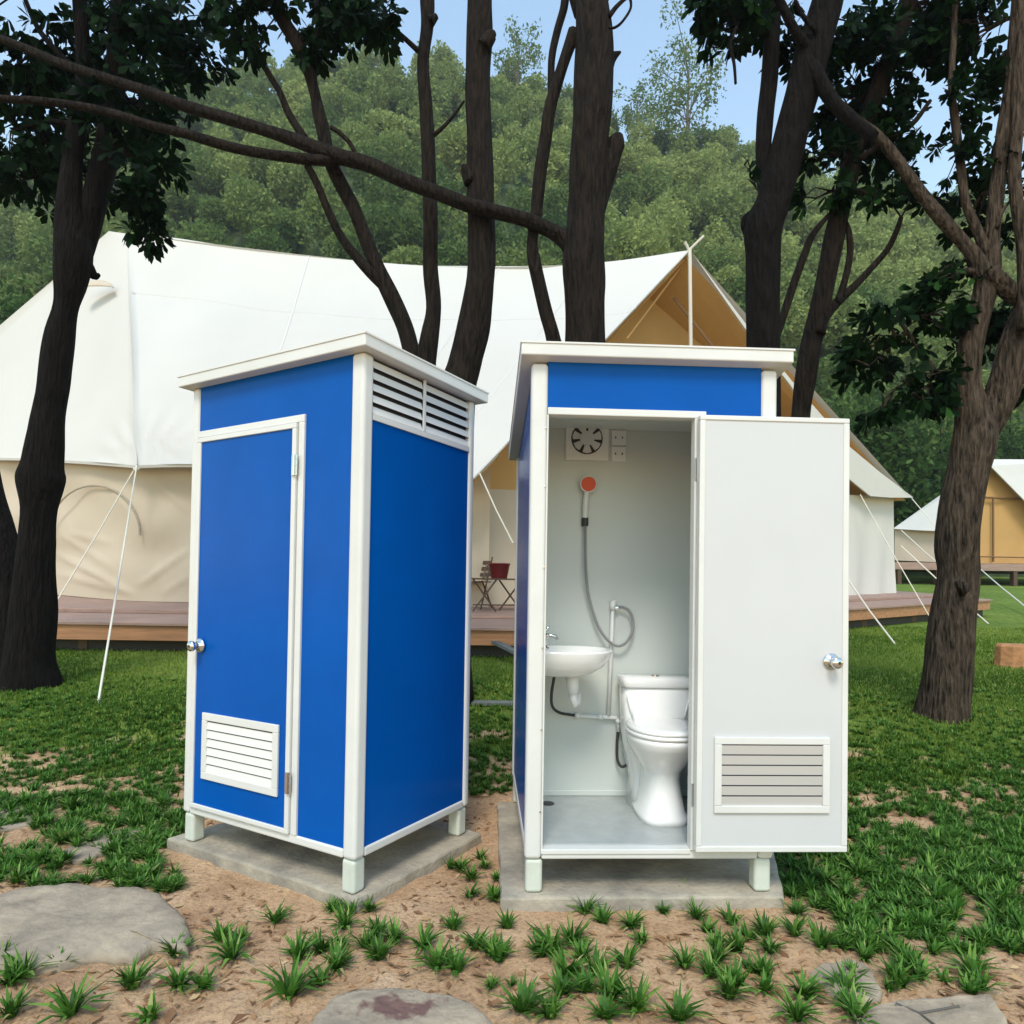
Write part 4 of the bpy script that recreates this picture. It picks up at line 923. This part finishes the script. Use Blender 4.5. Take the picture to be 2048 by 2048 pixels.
m = MB().cyl((.115, by-.02, 1.10), (.115, by-.02, 1.108), .022).tube([(.115, by-.02, 1.10), (.115, by-.02, 1.15), (.125, by-.02, 1.17), (.165, by-.02, 1.165), (.180, by-.02, 1.145)], [.013, .012, .010, .009, .008], 10).tube([(.115, by-.02, 1.15), (.11, by-.02, 1.185), (.135, by-.03, 1.215)], [.009, .008, .005], 8).cyl((.095, by-.03, 1.165), (.135, by-.01, 1.165), .012, 10)
m.build('faucet', M['chrome'], sk, smooth=True)
# toilet
tx, tf = .715, .262
ty = .50
m = MB().loft([ell(tx, .42, .124, .175, tf, p=3.2), ell(tx, .42, .126, .177, tf+.035, p=3.2), ell(tx, .42, .108, .162, tf+.05, p=2.8), ell(tx, .43, .098, .152, tf+.13), ell(tx, .44, .088, .15, tf+.21), ell(tx, .43, .094, .155, tf+.25), ell(tx, .41, .142, .19, tf+.315, p=2.2), ell(tx, .385, .172, .215, tf+.37, p=2.2), ell(tx, .37, .184, .228, tf+.405, p=2.2), ell(tx, .37, .186, .230, tf+.425, p=2.2), ell(tx, .37, .180, .224, tf+.43, p=2.2)])
# skirted body up to the cistern
m.loft([ell(tx+.005, .60, .13, .10, tf, p=5), ell(tx+.005, .60, .12, .10, tf+.15, p=5), ell(tx+.008, .60, .165, .10, tf+.33, p=5), ell(tx+.012, .605, .175, .095, tf+.45, p=5), ell(tx+.016, .61, .183, .095, tf+.628, p=6)])
to = m.build('toilet', M['ceramic'], co, smooth=True)
m = MB().loft([ell(tx+.016, .608, .186, .101, tf+.631, p=7), ell(tx+.016, .608, .192, .106, tf+.638, p=7), ell(tx+.016, .608, .193, .107, tf+.672, p=7), ell(tx+.016, .608, .186, .10, tf+.682, p=7)])
m.build('cistern_lid', M['ceramic'], to, smooth=True)
m = MB().cyl((tx+.016, .60, tf+.682), (tx+.016, .60, tf+.690), .022, 20); m.build('flush_button', M['chrome'], to)
m = MB().loft([ell(tx, .36, .186, .222, tf+.434, p=2.2), ell(tx, .36, .190, .226, tf+.442, p=2.2), ell(tx, .36, .188, .224, tf+.452, p=2.2)]); m.build('seat', M['ceramic'], to, smooth=True)
m = MB().loft([ell(tx, .36, .183, .219, tf+.457, p=2.2), ell(tx, .36, .186, .222, tf+.464, p=2.2), ell(tx, .36, .180, .216, tf+.474, p=2.2), ell(tx, .36, .12, .15, tf+.478, p=2.2)]); m.build('seat_lid', M['ceramic'], to, smooth=True)
for s_ in (-1, 1): MB().tube([(tx+.01+s_*.165, .512, tf+.60), (tx+.01+s_*.150, .508, tf+.53), (tx+.01+s_*.135, .500, tf+.48)], [.004, .006, .005], 8).build('cistern_ridge', M['ceramic'], to, smooth=True)
m = MB().cyl((.16, .60, .262), (.16, .60, .265), .035, 20); m.build('floor_drain', M['rubber'], co)

# ------------------------------------------------------------------ grass tufts
def tuft_data(seed, nb=30, h=.075, wd=.0058):
    rs = random.Random(seed); V = []; T = []
    for i in range(nb):
        a = rs.uniform(0, 6.28); lean = rs.uniform(.3, 1.45); L_ = h*rs.uniform(.6, 1.25); w_ = wd*rs.uniform(.65, 1.25)
        d = Vector((math.cos(a), math.sin(a), 0)); s = Vector((-d.y, d.x, 0)); b = d*rs.uniform(0, .012)+s*rs.uniform(-.008, .008)
        p0 = b; p1 = b+d*L_*.42*math.sin(lean*.75)+Vector((0, 0, L_*.45*math.cos(lean*.6)))
        p2 = p1+d*L_*.55*math.sin(lean*1.15)+Vector((0, 0, L_*.5*math.cos(lean*1.1)))
        t = rs.betavariate(2, 2.4)
        V += [p0-s*w_*.6, p0+s*w_*.6, p1+s*w_*.55, p1-s*w_*.55]; T.append(t*.8)
        V += [p1-s*w_*.55, p1+s*w_*.55, p2+s*w_*.06, p2-s*w_*.06]; T.append(min(1, t*1.1))
    return V, T
proto = []
for k in range(9):
    V, T = tuft_data(100+k, (22, 44, 30, 56, 36, 26, 48, 34, 40)[k], (.074, .084, .094, .078, .088, .070, .082, .098, .086)[k], (.0125, .0105, .0115, .0112, .0108, .0130, .0100, .0110, .0120)[k]); o = quads('grass_tuft', np.array([tuple(v) for v in V]), M['tuft'], tint=T); proto.append(o)
used = set()
def put_tuft(p, sc, label, group):
    k = random.randrange(9)
    if k not in used: o = proto[k]; used.add(k)
    else: o = proto[k].copy(); SC.collection.objects.link(o)
    o.location = p; o.rotation_euler = (random.uniform(-.12, .12), random.uniform(-.12, .12), random.uniform(0, 6.28)); o.scale = (sc, sc, sc*random.uniform(.85, 1.1))
    tag(o, label, 'grass tuft', group)
LAB = dict(
    A=('spiky green grass tuft on bare soil by the large stone at the lower left', 'tufts by the large stone'),
    B=('spiky green grass tuft on bare soil between the lower left stone and the cabin slabs', 'tufts left of the middle stone'),
    C=('spiky green grass tuft in the gap between the two concrete slabs', 'tufts between the slabs'),
    D=('spiky green grass tuft on bare soil in front of the open cabin', 'tufts in front of the open cabin'),
    E=('spiky green grass tuft on soil right of the open cabin slab', 'tufts right of the open cabin slab'),
    F=('green grass tuft in the dense patch left of the closed cabin', 'dense tufts left of the closed cabin'),
    H=('green grass tuft in the dense patch at the lower right', 'dense tufts at the lower right'))
iso = dict(
    A=[(20,1862,1.1),(45,1850,1.1),(118,1828,1.0),(250,1868,1.25),(335,1866,1.1),(385,1866,1.1),(135,1918,1.2),(285,1926,1.1),(5,1815,.9),(330,1806,1.05),(335,1680,.75),(165,1668,.9),(205,1655,.8),(20,1925,1)],
    B=[(520,1743,1.0),(415,1778,1.0),(455,1778,.75),(437,1812,1.15),(545,1886,1.35),(562,1815,1.1),(605,1800,1.1),(632,1832,1.15),(605,1860,1.1),(650,1752,1.0),(625,1722,.8),(698,1722,.85),(660,1728,.8),(713,1768,1.0),(745,1778,1.0),(715,1812,1.05),(800,1790,1.0),(855,1758,.9),(895,1795,1.0),(825,1828,1.1),(862,1835,1.1),(940,1818,1.2),(925,1805,1.0),(925,1868,.6),(965,1862,.4),(640,1790,1.0),(690,1790,1.0)],
    C=[(905,1622,.85),(868,1645,.9),(890,1662,.95),(935,1662,.6),(885,1695,.95),(930,1702,1.05),(915,1640,.7),(850,1640,.7)],
    D=[(957,1757,1.05),(1040,1800,1.3),(1020,1808,1.0),(1078,1785,1.3),(1105,1725,.95),(1138,1745,1.05),(1190,1752,1.0),(1212,1780,1.0),(1287,1695,.85),(1250,1725,.8),(1312,1735,.95),(1332,1762,1.0),(1182,1828,1.05),(1098,1812,1.0),(1070,1845,1.2),(1122,1842,1.3),(1060,1880,1.1),(1105,1875,1.2),(1148,1885,1.3),(985,1912,1.35),(1200,1912,1.2),(1140,1925,1.1),(1292,1828,1.0),(1280,1926,1.2),(1352,1820,1.1),(1375,1885,1.2),(1340,1848,1.0),(1390,1862,1.15),(1040,1925,1.1)],
    E=[(1380,1748,1.1),(1412,1775,1.1),(1443,1768,1.1),(1352,1792,1.0),(1392,1798,1.1),(1502,1726,.95),(1498,1768,1.0),(1548,1790,1.2),(1572,1712,1.3),(1560,1668,1.0),(1440,1845,1.1),(1442,1872,1.0),(1418,1840,.9),(1515,1885,1.2),(1600,1910,1.0),(1500,1926,1.1),(1618,1930,1.1),(1452,1800,1.0),(1530,1645,1.0),(1500,1640,.9),(1590,1640,1.2),(1620,1655,1.2)])
MARKS = [('the large lower left stone', 170, 1765), ('the bottom middle stone', 750, 1930), ('the closed cabin slab front corner', 675, 1700), ('the closed cabin left slab corner', 320, 1590),
         ('the open cabin slab left corner', 950, 1695), ('the open cabin slab front edge', 1220, 1700), ('the open cabin slab right corner', 1480, 1692), ('the open door lower edge', 1550, 1640),
         ('the cracked stone', 1590, 1860), ('the bottom right edge stone', 1740, 1920), ('the bottom left photo corner', 0, 1932), ('the bare patch at the bottom centre', 1080, 1860), ('the bare patch below the closed cabin', 560, 1800), ('the lower right soil strip', 1420, 1810)]
ORD = ['leftmost', 'second from left', 'third from left', 'fourth from left', 'fifth from left', 'sixth from left', 'seventh from left', 'eighth from left', 'ninth from left', 'tenth from left']
buck = {}
for g, l in iso.items():
    for x, y, s in l:
        p = G(x, y); nm, mx_, my_ = min(MARKS, key=lambda k_: (G(k_[1], k_[2])-p).length); d = p-G(mx_, my_)
        if abs(d.x) > abs(d.y)*1.1: dr_ = 'left of' if d.x < 0 else 'right of'
        else: dr_ = 'behind' if d.y > 0 else 'in front of'
        if d.length < .07: dr_ = 'right at'
        sz = 'large' if s > 1.12 else ('small' if s < .88 else 'medium')
        buck.setdefault((sz, dr_, nm), []).append((x, y, s, p, g))
for (sz, dr_, nm), l in buck.items():
    l.sort(key=lambda q: q[0])
    for i, (x, y, s, p, g) in enumerate(l):
        put_tuft(p+Vector((0, 0, .003)), s*.98, '%s grass tuft %s %s%s' % (sz, dr_, nm, (', '+ORD[i]) if len(l) > 1 else ''), 'separate grass tufts on the bare soil')
STONES = [o for o in bpy.data.objects if o.name.startswith('stepping_stone')]
def blocked(p):
    if -1.9 < p.x < -.1 and 2.55 < p.y < 4.3:
        # closed cabin slab, rotated square
        q = Matrix.Rotation(R(29.96), 2)@Vector((p.x+1.7045, p.y-3.4636))
        if -.12 < q.x < 1.32 and -.12 < q.y < 1.05: return True
    if -.10 < p.x < 1.22 and 2.75 < p.y < 4.35: return True
    return False
def dens(px, py):                      # how thickly tufts stand, from the photograph
    n = noise.noise(Vector((px*.009, py*.024, 9)))*.7+noise.noise(Vector((px*.022, py*.05, 4)))*.35
    if px < 360: return (.50+n*1.5 if py < 1600 else .34+n*1.1) if py < 1692 else 0
    if px > 1440:
        e = 1900 if px > 1590 else 1700
        if px > 1590 and py > 1890: return 0
        return .54+n*1.7 if py < e else 0
    return .6+n*1.3 if py < 1560 else 0
cand = []
while len(cand) < 180:
    s = random.random() < .42
    px = random.uniform(-10, 350) if s else random.uniform(1470, 1945); py = random.uniform(1500, 1690) if s else random.uniform(1570, 1892)
    if random.random() < dens(px, py):
        p = G(px, py)
        if not blocked(p): cand.append((p, 'F' if s else 'H'))
for p, g in cand: put_tuft(p+Vector((0, 0, .002)), random.uniform(.62, 1.15), *LAB[g])
# the rest of the ground cover: nobody could count it
protoV = []
for k in range(6):
    V, T = tuft_data(300+k, 28, .078, .0105); protoV.append((np.array([tuple(v) for v in V]), np.array(T)))
VV = []; TT = []
cnt = 0
while cnt < 8500:
    y = 2.6+4.6*random.random()**1.15; x = random.uniform(-.95*y-.4, .9*y+.4); p = Vector((x, y, gz(x, y)))
    d = p-CAM; px = 966+d.x/d.y*FD; py = 1110-d.z/d.y*FD
    n_ = noise.noise(Vector((x*2.2, y*2.2, 5)))*.6
    if py > 1500:
        if not (px < 360 or px > 1440): continue
        if random.random() > dens(px, py)*.95: continue
        if px < 360 and py > 1690: continue
    elif random.random() > (.62+n_*1.5)*(1-.8*sm(4.6, 7.0, y+n_)): continue
    if blocked(p): continue
    k = random.randrange(6); a = random.uniform(0, 6.28); s = random.uniform(.55, 1.0)*(1.0 if y < 4.2 else .8)
    c, sn = math.cos(a)*s, math.sin(a)*s; q = protoV[k][0]@np.array([[c, sn, 0], [-sn, c, 0], [0, 0, s*.85]])+np.array([x, y, p.z])
    VV.append(q); TT.append(np.clip(protoV[k][1]*.9+.12*sm(4, 6.5, y)+random.gauss(0, .08), 0, .84)); cnt += 1
gc = kind(quads('ground_cover', np.concatenate(VV), M['tuft'], tint=np.concatenate(TT)), 'stuff'); gc['label'] = 'rough green grass thickening towards the lawn behind the cabins'
n = 150000
yy = 3.7+(rng.random(n)**1.3)*9.5; xx = (rng.random(n)*2.0-1.0)*(yy*.92+.6)
kp = np.array([(lawn_mask(a_, b_) > .25+.7*random.random()) and not blocked(Vector((a_, b_, 0))) for a_, b_ in zip(xx, yy)]); xx, yy = xx[kp], yy[kp]; n = len(xx)
zz = np.array([gz(a_, b_)+noise.noise(Vector((a_*.5, b_*.5, 0)))*.02*min(1, b_/6) for a_, b_ in zip(xx, yy)])
an = rng.random(n)*6.283; hh = (.022+.022*rng.random(n)); ww = .0035+.0006*yy
dx, dy = np.cos(an), np.sin(an); lx = rng.normal(0, .35, n)*hh; ly = rng.normal(0, .35, n)*hh
V = np.stack([np.stack([xx-dx*ww, yy-dy*ww, zz-.004], 1), np.stack([xx+dx*ww, yy+dy*ww, zz-.004], 1), np.stack([xx+lx+dx*ww*.3, yy+ly+dy*ww*.3, zz+hh], 1), np.stack([xx+lx-dx*ww*.3, yy+ly-dy*ww*.3, zz+hh], 1)], 1).reshape(-1, 3)
patchy = np.array([noise.noise(Vector((a_*.6, b_*.6, 2))) for a_, b_ in zip(xx, yy)])
lawn = kind(quads('lawn_grass', V, M['lawn'], tint=np.clip(.36+np.clip((yy-5.5)/8, 0, .3)+patchy*.75+rng.normal(0, .17, n), 0, 1)), 'stuff'); lawn['label'] = 'short mown green lawn behind the cabins'
# fallen leaves, straw and clods
V = []; T = []; cnt = 0
while cnt < 5600:
    y = random.uniform(1.75, 4.6) if random.random() < .85 else random.uniform(4.6, 8.5); x = random.uniform(-.85*y, .85*y)
    if blocked(Vector((x, y, 0))): continue
    a = random.uniform(0, 6.28); L_ = random.uniform(.006, .026)*(1 if random.random() < .8 else 1.6); w_ = L_*random.uniform(.18, .5); z = gz(x, y)+.004+random.uniform(0, .006)
    u = Vector((math.cos(a), math.sin(a), random.uniform(-.15, .35))); s = Vector((-u.y, u.x, random.uniform(-.4, .4)))
    c = Vector((x, y, z)); up2 = Vector((0, 0, L_*random.uniform(0, .35)))
    V += [c-u*L_, c+s*w_+up2, c+u*L_, c-s*w_+up2*.5]; T.append(random.betavariate(2, 2)); cnt += 1
lt = kind(quads('leaf_litter', np.array([tuple(v) for v in V]), M['litter'], tint=T), 'stuff'); lt['label'] = 'dry fallen leaf bits and clods scattered on the bare soil'
for k in range(9):
    if k not in used: bpy.data.objects.remove(proto[k])
